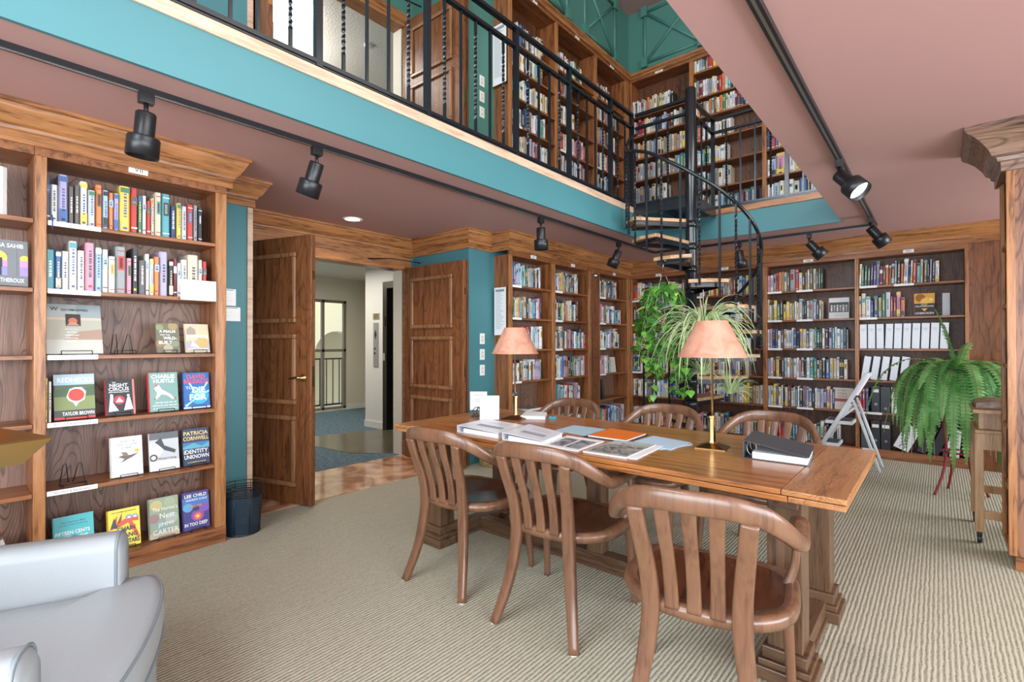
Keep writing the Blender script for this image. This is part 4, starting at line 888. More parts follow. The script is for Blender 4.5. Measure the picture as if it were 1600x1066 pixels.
for k in range(3):
    mb = MB(); mb.box(0, .006, 0, .15, .0, .262); tag(mb.obj('journal', plain('journal_grey', (.6, .6, .66), .5), loc=(-.235 + k * .025, YB + .04, CASES['B4']['sh'][1] + .005)), 'thin pale journal, %s from the stair end, in the black magazine file' % ORD[k], 'journal')
binder('dark grey binder half hidden by the step stool leg, bottom shelf', -.675, 'B4', 0, .07, .29, (.07, .09, .11))
binder('black binder with white label on the bottom shelf, next to the stool leg', -.585, 'B4', 0, .085, .30, KB, lab=(.78, .90), hole=.3)
binder('black binder with white label on the bottom shelf, farther from the stool leg', -.495, 'B4', 0, .09, .30, KB, lab=(.78, .90), hole=.3)
binder('wide white binder marked AIC, leaning on the bottom shelf', -.385, 'B4', 0, .14, .27, (.68, .70, .73), lean=24, text='AIC', y=.0)
binder('black binder with a cream label, leaning on the bottom shelf', -.19, 'B4', 0, .082, .285, KB, lab=(.68, .90), lean=22, y=.0)
binder('plain black binder leaning on the bottom shelf beside the blue one', -.085, 'B4', 0, .078, .28, KB, lean=20, y=.0)
binder('blue binder with a long white label leaning on the bottom shelf', .02, 'B4', 0, .036, .28, (.02, .10, .42), lab=(.3, .8), lean=16, y=.0)
binder('white binder behind the fern tips on the bottom shelf', .075, 'B4', 0, .075, .28, (.68, .70, .73), lean=5, y=.0)
mb = MB(); mb.box(0, .045, 0, .15, 0, .10, 0); mb.box(.05, .085, 0, .15, 0, .12, 1)
tag(mb.obj('folded_leaflets', [flat((.03, .12, .45)), PAPER], loc=(.0, YB + .03, CASES['B4']['sh'][1] + .001)), 'blue and white leaflets low on the fifth shelf behind the fern', 'leaflets')
# loose books on the door-side wall
mb = MB(); mb.box(0, .27, 0, .18, 0, .022, 0); mb.box(.003, .267, .002, .178, .022, .024, 1)
tag(mb.obj('flat_book', [PAGES, GREYPH], loc=(XA - .22, 4.45, CASES['A1']['sh'][1] + .001), rotz=0.0), 'large book lying flat beside three upright books near the door-side end', 'book').rotation_euler[2] = PI / 2
D.objects['flat_book'].location = (XA - .03, 4.42, CASES['A1']['sh'][1] + .001)
ab = MB(); ab.box(0, .045, 0, .2, 0, .27, 0); ab.box(.042, .048, .003, .197, .003, .267, 1)
o = ab.obj('photo_album', [flat((.04, .045, .05)), PAGES], loc=(XA - .03, 6.08, CASES['A3']['sh'][1] + .001), rotz=RA); o.rotation_euler = (0, math.radians(-14), RA); tag(o, 'big black album leaning alone on the fifth shelf near the corner', 'album')
ab = MB(); ab.box(0, .09, 0, .02, 0, .25, 0)
tag(ab.obj('dark_folio', flat((.06, .07, .06)), loc=(XA - .19, 4.22, CASES['A1']['sh'][2] + .001), rotz=RA), 'dark green folio standing behind the pale books beside the printed list', 'book')
# ------------------------------------------------------------------ library table
t = thing('library_table', 'long oak library table with trestle posts and end boards amid the six chairs', 'table', (-1.445, 2.44, 0))
boxes((-1.02, 1.02, -.5, .5, .741, .76)).obj('tabletop', oak_table, t, bevel=.003)
boxes((-1.04, 1.04, -.497, .497, .716, .738)).obj('draw_leaf', oak_table, t, bevel=.003)
for s_ in (-1, 1):
    a, b = sorted((s_ * 1.022, s_ * 1.215)); boxes((a, b, -.5, .5, .741, .76)).obj('end_board', oak_table_y, t, bevel=.003)
    a, b = sorted((s_ * 1.042, s_ * 1.213)); boxes((a, b, -.497, .497, .718, .738)).obj('end_board', oak_table_y, t, bevel=.003)
for x in (-1.0, 1.0):
    for y in (-.29, .32):
        boxes((x - .06, x + .06, y - .06, y + .06, .12, .716)).obj('post', oak_leg, t, bevel=.004)
        mb = MB()
        for (h0, h1, r) in ((0, .05, .10), (.05, .075, .088), (.075, .12, .076)): mb.box(x - r, x + r, y - r, y + r, h0, h1)
        mb.obj('foot', oak_leg_x, t, bevel=.004)
    boxes((x - .045, x + .045, -.22, .25, .015, .085), (x - .055, x + .055, -.22, .25, .0, .022)).obj('cross_rail', oak_leg_y, t, bevel=.004)
    boxes((x - .05, x + .05, -.38, .40, .66, .715)).obj('bearer', oak_leg_y, t, bevel=.003)
boxes((-.955, .955, .02, .10, .015, .085), (-.955, .955, .01, .11, 0, .02)).obj('stretcher', oak_leg_x, t, bevel=.004)
for x in (-.05,): boxes((x - .05, x + .05, .02, .10, .085, .716)).obj('middle_post', oak_leg, t, bevel=.004)

# ------------------------------------------------------------------ chairs (local: facing +y, origin on the floor under the seat)
def sweep(mb, pts, wid, thk, wdir, n=5, e=.6, mi=0):
    """rounded-rectangle section: wid along wdir, thk across, both per control point"""
    m = len(pts); C = catmull(pts, n); Wd = []
    def lerp(L, i):
        f = i / n; k = min(int(f), m - 2); u = f - k; return L[k] * (1 - u) + L[k + 1] * u
    wd = [Vector(q) for q in wdir] if isinstance(wdir[0], (tuple, list, Vector)) else [Vector(wdir)] * m
    rings = []
    for i, c in enumerate(C):
        tn = (C[min(i + 1, len(C) - 1)] - C[max(i - 1, 0)]).normalized()
        a = lerp(wd, i); a = (a - tn * a.dot(tn)).normalized(); b = tn.cross(a)
        rings.append(super_ring(c, a * lerp(wid, i), b * lerp(thk, i), 16, e))
    mb.loft(rings, mi)
def make_chair(label, x, y, rot):
    t = thing('armchair', label, 'chair', (x, y, 0), rot, 'curved-back wooden chairs round the table')
    # bow: arm tip - elbow - crest - elbow - arm tip
    half = [(.270, .155, .650), (.283, .07, .668), (.285, -.04, .666), (.283, -.14, .675), (.258, -.215, .720), (.205, -.288, .776), (.120, -.330, .804), (0, -.343, .808)]
    P = [(-a, b, c) for a, b, c in half] + [h for h in half[::-1][1:]]
    hw = [.018, .022, .022, .023, .027, .032, .035, .036]; hw = hw + hw[::-1][1:]
    ht = [.022, .026, .025, .025, .021, .017, .015, .015]; ht = ht + ht[::-1][1:]
    mb = MB(); sweep(mb, P, hw, ht, (0, 0, 1), 5, .75)
    # rounded scroll ends
    for s_ in (-1, 1): sweep(mb, [(s_ * .270, .15, .650), (s_ * .266, .17, .645), (s_ * .262, .177, .636)], [.019, .016, .006], [.023, .018, .006], (0, 0, 1), 3, .9)
    mb.obj('arm_bow', chair_w, t)
    # seat
    def outline(th):
        c_, s_ = math.cos(th), math.sin(th)
        ex = .42 if s_ > 0 else .85
        X = .283 * math.copysign(abs(c_) ** ex, c_); Y = (.262 if s_ > 0 else .245) * math.copysign(abs(s_) ** ex, s_)
        if s_ > 0: Y -= .012 * (X / .262) ** 2
        return X, Y
    n = 48; rings = []
    for (k, z) in ((.90, .405), (.985, .409), (1.0, .425), (.995, .438), (.965, .449), (.90, .4515)):
        rings.append([Vector((outline(2 * PI * i / n)[0] * k, outline(2 * PI * i / n)[1] * k, z)) for i in range(n)])
    for k in (.84, .72, .55, .35, .15):
        r = []
        for i in range(n):
            X, Y = outline(2 * PI * i / n); X *= k; Y *= k
            dish = .016 * (1 - k ** 2) + (.010 * max(0, Y / .235) * math.exp(-((X) / .03) ** 2) * -1) * (1 if Y > 0 else 0)
            r.append(Vector((X, Y, .450 - dish)))
        rings.append(r)
    mb = MB(); mb.loft(rings, 0); 
    # dark polished dish, lighter rim
    nf = len(mb.f)
    for i in range(nf):
        if i >= 6 * n and i < nf: mb.m[i] = 1
    mb.obj('seat', [chair_w, chair_s], t)
    for s_ in (-1, 1):
        mb = MB(); sweep(mb, [(s_ * .205, -.315, 0), (s_ * .166, -.262, .17), (s_ * .142, -.236, .34), (s_ * .136, -.234, .45), (s_ * .142, -.252, .56), (s_ * .156, -.297, .69), (s_ * .164, -.318, .765)],
                         [.020, .024, .028, .030, .028, .026, .025], [.016, .017, .017, .016, .014, .013, .012], (1, 0, 0), 5, .5)
        LG1 = mb.obj('back_leg', chair_w, t)
        mb = MB(); sweep(mb, [(s_ * .252, .225, 0), (s_ * .243, .205, .2), (s_ * .235, .185, .41)], [.015, .018, .021], [.015, .018, .021], (1, 0, 0), 5, .7)
        LG2 = mb.obj('front_leg', chair_w, t)
        mb = MB(); sweep(mb, [(s_ * .238, .125, .43), (s_ * .262, .13, .50), (s_ * .270, .135, .58), (s_ * .268, .140, .655)], [.026, .021, .019, .020], [.017, .014, .013, .014], (0, 1, 0), 4, .6)
        mb.obj('arm_post', chair_w, t)
        for (fx, fy, LG) in ((.205, -.315, LG1), (.252, .225, LG2)):
            g = MB(); g.lathe([(.015, 0), (.016, .004)], 14, c=(s_ * fx, fy, 0)); g.obj('glide', PLASTW, LG)
    for k in (-1, 0, 1):
        mb = MB(); x0 = k * .068
        sweep(mb, [(x0, -.238, .435), (x0 * 1.02, -.243, .50), (x0 * 1.06, -.266, .60), (x0 * 1.12, -.305, .70), (x0 * 1.18, -.335 + abs(k) * .006, .785)], [.023, .022, .021, .022, .024], [.009, .008, .0075, .0075, .008], (1, 0, 0), 4, .5)
        mb.obj('back_slat', chair_w, t)
    return t
make_chair('curved-back wooden chair on the near side, nearest the doors', -2.01, 2.00, math.radians(4))
make_chair('reddish curved-back wooden chair on the near side, middle of the three', -1.37, 2.01, math.radians(5))
make_chair('curved-back wooden chair closest to the camera, near side, at the end-board corner', -.62, 1.775, math.radians(10))
make_chair('curved-back wooden chair across the table, in front of the knobbed pilaster', -2.16, 2.98, PI + .03)
make_chair('curved-back wooden chair across the table, in front of the pothos', -1.46, 3.08, PI - .02)
make_chair('curved-back wooden chair across the table, behind the black binder', -.82, 3.16, PI - .08)

# ------------------------------------------------------------------ table lamps
def table_lamp(label, x, y):
    t = thing('table_lamp', label, 'lamp', (x, y, .76), math.radians(8))
    mb = MB()
    for a, b, z0, z1 in ((.070, .068, 0, .006), (.066, .020, .006, .024)):
        mb.add([(-a, -a, z0), (a, -a, z0), (a, a, z0), (-a, a, z0), (-b, -b, z1), (b, -b, z1), (b, b, z1), (-b, b, z1)], [(0, 3, 2, 1), (4, 5, 6, 7), (0, 1, 5, 4), (1, 2, 6, 5), (2, 3, 7, 6), (3, 0, 4, 7)])
    mb.obj('base', BRASSD, t)
    mb = MB(); mb.lathe([(.022, .020), (.015, .030), (.0145, .035), (.0145, .145), (.019, .148), (.019, .156), (.012, .16)], 6, 0, sm=False); mb.obj('column', BRASS, t)
    mb = MB(); mb.lathe([(.0055, .155), (.0055, .50), (.012, .505), (.012, .55), (.006, .555), (.004, .60)], 14); mb.obj('stem', plain('satin_brass', (.72, .55, .32), .3, metal=1), t)
    sh = MB(); r0, r1, z0, z1 = .160, .072, .445, .622; n = 40
    sh.lathe([(r0, z0), (r1, z1)], n, cap=False); sh.lathe([(r0 - .0015, z0 + .001), (r1 - .0015, z1)], n, cap=False)
    sh.lathe([(r0 + .001, z0), (r0 + .001, z0 + .004)], n, cap=False); sh.lathe([(r1 + .001, z1 - .003), (r1 + .001, z1)], n, cap=False)
    sh.obj('lamp_shade', SHADE, t)
    sp_ = MB()
    for k in range(3): a = 2 * PI * k / 3; sp_.tube([(0, 0, .60), (r1 * math.cos(a), r1 * math.sin(a), .618)], .0015, 5)
    sp_.tube([(0, 0, .55), (0, 0, .635)], .004, 8); sp_.obj('shade_carrier', BRASS, t)
    bu = MB(); bu.lathe([(.005, .55), (.012, .535), (.024, .51), (.026, .495), (.018, .475), (.001, .468)], 16); bu.obj('bulb', plain('frosted_bulb', (.8, .8, .78), .3), t)
    return t
table_lamp('brass table lamp with pink parchment shade near the black binder', -.847, 2.50)
table_lamp('brass table lamp with pink parchment shade at the door end of the table', -2.20, 2.60)
cd_ = MB(); cd_.tube(catmull([(-2.0, 2.6, .10), (-1.7, 2.55, .012), (-1.35, 2.62, .006), (-1.05, 2.66, .006), (-.9, 2.55, .02)], 6), .004, 6)
tag(cd_.obj('lamp_cord', BLACKM), 'thin black lamp cord lying on the carpet under the table', 'cord')

# ------------------------------------------------------------------ things on the table
TZ = .7605
def quad_thing(name, label, cat, P, h, mats, spec=None, group=None, thick_pages=False):
    """flat item from four corners (front-left, back-left, back-right, front-right)"""
    c = sum((Vector((*p, 0)) for p in P), Vector()) / 4
    mb = MB(); poly = [(p[0] - c.x, p[1] - c.y) for p in (P[0], P[3], P[2], P[1])]
    mb.prism(poly, 0, h, 0, mi_side=1 if thick_pages else 0)
    def uv(a, b):
        fl, bl, br, fr_ = [Vector((p[0] - c.x, p[1] - c.y, 0)) for p in P]
        return (fl * (1 - a) + fr_ * a) * (1 - b) + (bl * (1 - a) + br * a) * b
    for k, (x0, y0, x1, y1, mi) in enumerate(spec or []):
        z = h + .0004 * (k + 1)
        q = [uv(x0, y0), uv(x1, y0), uv(x1, y1), uv(x0, y1)]
        mb.add([(v.x, v.y, z) for v in q], [(0, 1, 2, 3)], mi)
    o = mb.obj(name, mats, loc=(c.x, c.y, TZ)); return tag(o, label, cat, group), uv
def ring_binder(label, P, h0, h1, col, pages=True, lab=True, photo=False):
    """lying ring binder, spine edge high (h0) and fore edge low (h1); P: spine-near, spine-far, fore-far, fore-near"""
    c = sum((Vector((*p, 0)) for p in P), Vector()) / 4
    t = thing('ring_binder', label, 'binder', (c.x, c.y, TZ))
    Q = [Vector((p[0] - c.x, p[1] - c.y, 0)) for p in P]
    m = plain('binder_vinyl_%02d' % int(col[0] * 99), col, .3)
    up = lambda v, z: Vector((v.x, v.y, z))
    def slab(a, b, c_, d, za, zb, zc, zd, th, nm, mt):
        mb = MB(); v = [up(a, za), up(b, zb), up(c_, zc), up(d, zd), up(a, za + th), up(b, zb + th), up(c_, zc + th), up(d, zd + th)]
        mb.add(v, [(0, 3, 2, 1), (4, 5, 6, 7), (0, 1, 5, 4), (1, 2, 6, 5), (2, 3, 7, 6), (3, 0, 4, 7)]); return mb.obj(nm, mt, t, bevel=.001)
    slab(*[Q[k] for k in (0, 1, 2, 3)], 0, 0, 0, 0, .003, 'back_cover', m)
    slab(*Q, h0, h0, h1, h1, .003, 'front_cover', m)
    sd = (Q[3] - Q[0]).normalized() * .003
    mb = MB(); v = [up(Q[0], 0), up(Q[1], 0), up(Q[1] + sd, 0), up(Q[0] + sd, 0)]; v += [up(q, h0 + .002) for q in (Q[0], Q[1], Q[1] + sd, Q[0] + sd)]
    mb.add(v, [(0, 1, 2, 3), (4, 7, 6, 5), (0, 4, 5, 1), (1, 5, 6, 2), (2, 6, 7, 3), (3, 7, 4, 0)]); mb.obj('spine', m, t)
    f = lambda a, b: (Q[0] * (1 - a) + Q[3] * a) * (1 - b) + (Q[1] * (1 - a) + Q[2] * a) * b
    mb = MB(); hh = h1 * .9
    v = [up(f(a, b), z) for z, sh_ in ((.004, 0), (hh, 0)) for a, b in ((.14, .03), (.14, .97), (.97, .97), (.97, .03))]
    v[4].z = v[5].z = hh * .9 + .004
    mb.add(v, [(0, 3, 2, 1), (4, 5, 6, 7), (0, 1, 5, 4), (1, 2, 6, 5), (2, 3, 7, 6), (3, 0, 4, 7)]); mb.obj('page_stack', PAPER, t)
    rg = MB()
    for b in (.2, .5, .8):
        p = f(.10, b); dx = (Q[3] - Q[0]).normalized()
        rg.tube([p + dx * (.02 * math.cos(a)) + Vector((0, 0, .004 + h0 * .45 + h0 * .4 * math.sin(a))) for a in [2 * PI * k / 14 for k in range(14)]], .0018, 5, closed=True)
    rg.obj('rings', STEEL, t)
    if lab:
        z = lambda a: h0 + (h1 - h0) * a + .0036
        mb = MB(); q = [(.26, .28), (.86, .28), (.86, .46), (.26, .46)]
        mb.add([up(f(a, b), z(a)) for a, b in q], [(0, 1, 2, 3)], 0)
        for k in range(2):
            q = [(.3, .66 + .1 * k), (.8, .66 + .1 * k), (.8, .675 + .1 * k), (.3, .675 + .1 * k)]; mb.add([up(f(a, b), z(a)) for a, b in q], [(0, 1, 2, 3)], 0)
        mb.obj('cover_label', plain('grey_print', (.36, .36, .37), .5, noise=.3, ns=60), t)
    return t
ring_binder('open-edged white ring binder nearest the door-end lamp', [(-2.12, 1.985), (-2.16, 2.27), (-1.87, 2.29), (-1.80, 1.99)], .040, .028, (.74, .76, .80))
ring_binder('white ring binder between the first white binder and the magazines', [(-1.77, 1.985), (-1.83, 2.29), (-1.55, 2.24), (-1.49, 1.975)], .038, .026, (.74, .76, .80))
ring_binder('thick black ring binder by the near brass lamp', [(-.665, 2.36), (-.70, 2.66), (-.44, 2.67), (-.41, 2.37)], .078, .034, (.05, .055, .065), lab=False)
quad_thing('magazine', 'white magazine with two grey photographs lying next to the white binder', 'magazine', [(-1.50, 1.99), (-1.56, 2.29), (-1.325, 2.28), (-1.30, 1.99)], .006, [PAPER, PAPER, GREYPH], [(.08, .12, .48, .8, 2), (.54, .12, .94, .8, 2)])
quad_thing('folder', 'pale blue paper folder lying behind the white binder', 'folder', [(-1.72, 2.40), (-1.735, 2.62), (-1.51, 2.62), (-1.485, 2.37)], .003, plain('pale_blue_card', (.42, .60, .68), .6))
quad_thing('folder', 'black card under the orange report', 'folder', [(-1.485, 2.33), (-1.50, 2.645), (-1.235, 2.61), (-1.225, 2.33)], .003, BK_M)
o, _ = quad_thing('report', 'bright orange covered report on the table', 'report', [(-1.465, 2.35), (-1.485, 2.635), (-1.245, 2.60), (-1.235, 2.35)], .006, [flat((.85, .20, .02)), PAPER], thick_pages=True); o.location.z = TZ + .0035
o, uv = quad_thing('magazine', 'book review magazine with a dark landscape photograph on its cover', 'magazine', [(-1.275, 2.00), (-1.285, 2.35), (-1.075, 2.36), (-1.055, 2.01)], .007, [plain('review_cover', (.50, .54, .50), .4), PAPER, MAGPH], [(.05, .08, .95, .66, 2)], thick_pages=True)
mb = MB(); mb.text('Book Review', .02, 0, 0, 0, Matrix.Rotation(math.radians(1), 4, 'Z'), maxw=.14); mb.obj('title_text', BK_M, o, loc=(0.03, .085, .0084))
o, _ = quad_thing('magazine', 'second pale magazine half under the book review', 'magazine', [(-1.20, 2.07), (-1.21, 2.385), (-1.055, 2.40), (-1.02, 2.05)], .0, [PAPER]) if False else quad_thing('leaflet', 'white sheet sticking out beside the book review magazine', 'paper', [(-1.05, 2.02), (-1.07, 2.36), (-1.04, 2.37), (-1.015, 2.03)], .004, [PAPER])
o, _ = quad_thing('flyer', 'fan of pale blue flyers beside the orange report', 'paper', [(-1.21, 2.39), (-1.20, 2.60), (-.97, 2.55), (-.98, 2.31)], .003, plain('pale_blue_paper', (.50, .68, .80), .6))
o, _ = quad_thing('flyer', 'lower pale blue flyer showing past the fan next to the orange report', 'paper', [(-1.02, 2.29), (-1.05, 2.30), (-.955, 2.53), (-.945, 2.50)], .002, plain('pale_blue_paper', (.50, .68, .80), .6))
t = thing('card_stand', 'black easel stand holding a white card by the door-end lamp', 'stand', (-2.29, 2.44, TZ), math.radians(40))
c1 = MB(); M = Matrix.Rotation(-math.radians(14), 4, 'X'); c1.box(-.065, .065, 0, .003, .004, .165, 0, M); c1.obj('white_card', PAPER, t, bevel=.0)
c2 = MB(); M2 = Matrix.Translation((0, .10, 0)) @ Matrix.Rotation(math.radians(22), 4, 'X'); c2.box(-.06, .06, 0, .003, .0, .15, 0, M2); c2.box(-.06, .06, .0, .1, 0, .004); c2.obj('stand_back', BLACKM, t)
t = thing('notice_holder', 'small notice standing in a curled iron holder at the door end of the table', 'notice', (-2.47, 2.52, TZ), math.radians(35))
ns = MB(); ns.box(-.06, .06, -.001, .001, .045, .175, 0)
ns.text('QUIET PLEASE', .008, 0, 0, 1, Matrix.Translation((0, -.0015, .15)) @ Matrix.Rotation(PI / 2, 4, 'X'), maxw=.08) if False else ns.box(-.035, .035, -.0016, -.001, .148, .153, 1)
for k in range(3): ns.box(-.03 + .004 * k, .03 - .006 * k, -.0016, -.001, .105 + .012 * k, .108 + .012 * k, 1)
ns.obj('notice', [PAPER, flat((.35, .35, .37))], t)
sc_ = MB()
for s_ in (-1, 1):
    sc_.tube([(s_ * (.012 + .028 * math.cos(a)), 0, .035 + .03 * math.sin(a)) for a in [PI * 1.9 * k / 16 for k in range(17)]], .003, 6)
    sc_.tube([(s_ * .045, -.02, .003), (s_ * .02, 0, .02), (0, .0, .07)], .003, 6)
sc_.tube([(-.05, -.02, .003), (.05, -.02, .003)], .003, 6); sc_.obj('iron_scroll', BLACK, t)
quad_thing('paper_pad', 'stack of white sheets behind the door-end lamp', 'paper', [(-2.17, 2.62), (-2.30, 2.85), (-2.13, 2.87), (-2.02, 2.70)], .022, [PAPER, plain('pad_edge', (.6, .62, .66), .7)], thick_pages=True)
tag(boxes((-.02, .02, -.015, .015, 0, .018)).obj('clip', plain('teal_clip', (.05, .30, .36), .4), loc=(-2.0, 2.76, TZ)), 'little teal clip lying beside the white sheets', 'clip')

# ------------------------------------------------------------------ grey leather armchair
AC = thing('club_chair', 'grey leather club chair with piped arms, cut off by the frame', 'armchair', (-1.86, .30, 0), math.radians(-24))
# local: +y is the front of the chair, x across; front of arms at y=0
def rounded(mb, x0, x1, y0, y1, z0, z1, r, mi=0, n=5):
    pts = []
    for (cx, cz, a0) in ((x1 - r, z1 - r, 0), (x0 + r, z1 - r, PI / 2), (x0 + r, z0 + r, PI), (x1 - r, z0 + r, 1.5 * PI)):
        for k in range(n + 1): a = a0 + PI / 2 * k / n; pts.append((cx + r * math.cos(a), cz + r * math.sin(a)))
    rings = [[Vector((x, y, z)) for x, z in pts] for y in (y1, y0)]
    k = .012
    def shrink(f): cx, cz = (x0 + x1) / 2, (z0 + z1) / 2; return [(cx + (x - cx) * f, cz + (z - cz) * f) for x, z in pts]
    R_ = []
    for f, y in ((.90, y1), (.97, y1 - .008), (1, y1 - .022), (1, y0 + .02), (.97, y0)):
        R_.append([Vector((x, y, z)) for x, z in shrink(f)])
    mb.loft(R_, mi)
    return pts
for s_, x0, x1 in ((-1, -.44, -.32), (1, .32, .44)):
    mb = MB(); P_ = rounded(mb, x0, x1, -.68, .0, .08, .605, .045); mb.obj('arm', LEATHER, AC)
    for yy in (-.012,):
        mb = MB(); mb.tube([(x, yy, z) for x, z in P_], .0045, 6, closed=True); mb.obj('arm_piping', LEATHERD, AC)
mb = MB(); rounded(mb, -.44, .44, -.86, -.62, .08, .80, .09); mb.obj('back', LEATHER, AC)
# T-shaped seat cushion with bowed front
def cush(k, dz):
    pts = [(-.315, -.60), (-.315, -.02), (-.40, .0), (-.425, .03), (-.41, .085), (-.30, .125), (-.15, .145), (0, .15), (.15, .145), (.30, .125), (.41, .085), (.425, .03), (.40, .0), (.315, -.02), (.315, -.60)]
    C = catmull([(x, y, 0) for x, y in pts], 4); cx, cy = 0, -.22
    return [Vector((cx + (p.x - cx) * k, cy + (p.y - cy) * k, dz)) for p in C][::-1]
mb = MB(); mb.loft([cush(.97, .29), cush(1.0, .31), cush(1.015, .35), cush(1.0, .405), cush(.985, .42), cush(.93, .432), cush(.6, .445), cush(.2, .45), cush(.02, .451)]); mb.obj('seat_cushion', LEATHER, AC)
for z in (.415, .30):
    mb = MB(); mb.tube([p for p in cush(.997, z)], .0045, 6, closed=True); mb.obj('cushion_piping', LEATHERD, AC)
mb = MB(); mb.loft([[Vector((p.x * .96, p.y * .96 - .01, z)) for p in cush(1, 0)] for z in (.06, .29)], sm=False); mb.obj('seat_base', LEATHER, AC)
for x in (-.36, .36):
    for y in (-.8, -.05): boxes((x - .025, x + .025, y - .025, y + .025, 0, .085)).obj('foot', BLACKM, AC)

# brass floor lamp
FLM = thing('floor_lamp', 'brass floor lamp whose faceted shade juts in over the grey armchair', 'lamp', (-2.62, -.28, 0))
mb = MB(); mb.lathe([(.13, 0), (.13, .012), (.03, .022), (.011, .04), (.011, 1.12)], 24); mb.obj('pole', BRASS, FLM)
mb = MB(); mb.tube([(0, 0, 1.10), (.12, .13, 1.12), (.24, .27, 1.09)], .008, 10); mb.obj('arm', BRASS, FLM)
mb = MB(); cx, cy, z = .26, .30, 0
M = Matrix.Translation((.315, .335, .975)) @ Matrix.Rotation(math.radians(16), 4, 'Z')
def sq(hx, hy, zz): return [(-hx, -hy, zz), (hx, -hy, zz), (hx, hy, zz), (-hx, hy, zz)]
mb.add(sq(.07, .04, .045) + sq(.195, .15, .003) + sq(.198, .153, -.003) + sq(.17, .09, -.075), [(0, 1, 2, 3), (4, 5, 1, 0), (5, 6, 2, 1), (6, 7, 3, 2), (7, 4, 0, 3), (8, 9, 5, 4), (9, 10, 6, 5), (10, 11, 7, 6), (11, 8, 4, 7), (12, 13, 9, 8), (13, 14, 10, 9), (14, 15, 11, 10), (15, 12, 8, 11)], 0, False, M)
mb.obj('lamp_shade', BRASS, FLM)
bu = MB(); bu.lathe([(.001, -.05), (.02, -.04), (.022, -.02), (.012, .0)], 14, M=M); bu.obj('bulb', plain('frosted_bulb', (.8, .8, .78), .3), FLM)

# ------------------------------------------------------------------ wastebasket
WB_ = thing('wastebasket', 'black wire mesh wastebasket on the floor beside the display bookcase', 'basket', (-3.60, 1.385, 0))
def mesh_mat():
    m, nt, b = nmat('fine_wire_mesh'); L = nt.links.new
    b.inputs['Base Color'].default_value = (.012, .03, .05, 1); b.inputs['Roughness'].default_value = .4
    tc = N(nt, 'ShaderNodeTexCoord'); sp = N(nt, 'ShaderNodeSeparateXYZ'); L(tc.outputs['UV'], sp.inputs[0])
    tr = N(nt, 'ShaderNodeBsdfTransparent'); mx = N(nt, 'ShaderNodeMixShader'); mx.inputs[0].default_value = .74
    L(tr.outputs[0], mx.inputs[1]); L(b.outputs[0], mx.inputs[2]); L(mx.outputs[0], nt.nodes['Material Output'].inputs[0]); return m
mb = MB(); mb.lathe([(.108, .01), (.122, .24), (.123, .25)], 40, cap=False); mb.obj('mesh_wall', mesh_mat(), WB_)
mb = MB(); mb.lathe([(.11, 0), (.11, .012)], 40); mb.obj('bottom', BLACKM, WB_)
for k, z in enumerate((.25, .265, .28, .295, .32)):
    r = .122 + .0012 * k; mb = MB(); mb.tube([(r * math.cos(a), r * math.sin(a), z) for a in [2 * PI * j / 40 for j in range(40)]], .003, 6, closed=True); mb.obj('wire_ring', BLACKM, WB_)
mb = MB()
for k in range(8): a = 2 * PI * k / 8; mb.tube([(.11 * math.cos(a), .11 * math.sin(a), .01), (.127 * math.cos(a), .127 * math.sin(a), .32)], .002, 5)
mb.obj('upright_wires', BLACKM, WB_)

# ------------------------------------------------------------------ right bookcase (end panel towards us, shelves facing the room)
RB = thing('bookcase', 'dark-grained oak bookcase whose tall end panel fills the frame edge', 'bookcase', (.29, 3.92, 0))
oak_end = wood('oak_end_panel', (.28, .125, .065), (.11, .04, .02), 'z', .4, contour=2.6, line=.45)
boxes((.02, 2.4, 0, .022, .09, 2.476 - .12)).obj('end_panel', oak_end, RB, bevel=.003)
boxes((.0, .035, -.004, .022, .09, 2.476 - .12)).obj('stile', oak['z'], RB, bevel=.003)
boxes((.0, .035, .35, .38, .09, 2.476 - .12)).obj('stile', oak['z'], RB, bevel=.003)
boxes((.24, .26, .022, .35, .09, 2.3)).obj('back_panel', oak_back, RB)
boxes((.02, 2.4, .35, .38, .09, 2.476 - .12)).obj('far_panel', oak_end, RB)
boxes((.03, 2.4, .03, .37, 0, .09)).obj('plinth', oak_case['x'], RB)
boxes((0, .035, 0, .38, 2.25, 2.476 - .02)).obj('top_rail', oak['y'], RB)
for z in (.11, .45, .80, 1.15, 1.50, 1.85): boxes((.005, .24, .022, .35, z - .022, z)).obj('shelf', oak_case['y'], RB, bevel=.002)
wd_b = wood('oak_crown_dark', (.26, .15, .10), (.10, .055, .04), 'x', .3, contour=3, line=.5)
wd_by = wood('oak_crown_dark_y', (.26, .15, .10), (.10, .055, .04), 'y', .3, contour=3, line=.5)
CPR = [(0, -.24), (.02, -.24), (.022, -.19), (.035, -.185), (.04, -.165), (.06, -.155), (.075, -.12), (.11, -.075), (.145, -.045), (.165, -.035), (.175, -.02), (.175, 0), (0, 0)]
def crown_path(): return [(.29, 4.60), (.29, 3.918), (2.7, 3.918)]
o = moulding('crown_moulding', [(2.4, 0), (0, 0), (0, .42)][::-1], [(-0 + a, 2.4755 + b) for a, b in CPR], [wd_b, wd_by], kind=None); o.parent = RB
for k, (y, z, w_, h, c_, lab) in enumerate([(4.06, .81, .03, .26, 'e', 'tall green spine book'), (4.10, .81, .028, .25, 't', 'teal spine book'), (4.05, .11, .05, .22, 'w', 'thick white spine book'), (4.11, .11, .04, .24, 'm', 'maroon spine book'), (4.17, .11, .04, .23, 'a', 'tan spine book'), (4.06, 1.16, .04, .25, 'g', 'grey spine book')]):
    o = D.objects.new('book', book_mesh(c_, (k * 2 + 1) % 6)); COL.objects.link(o); o.location = (.32, y + .0, z + .001); o.rotation_euler[2] = -PI / 2; o.scale = (w_, .18, h)
    tag(o, lab + ' in the shelves at the edge of the frame', 'book')

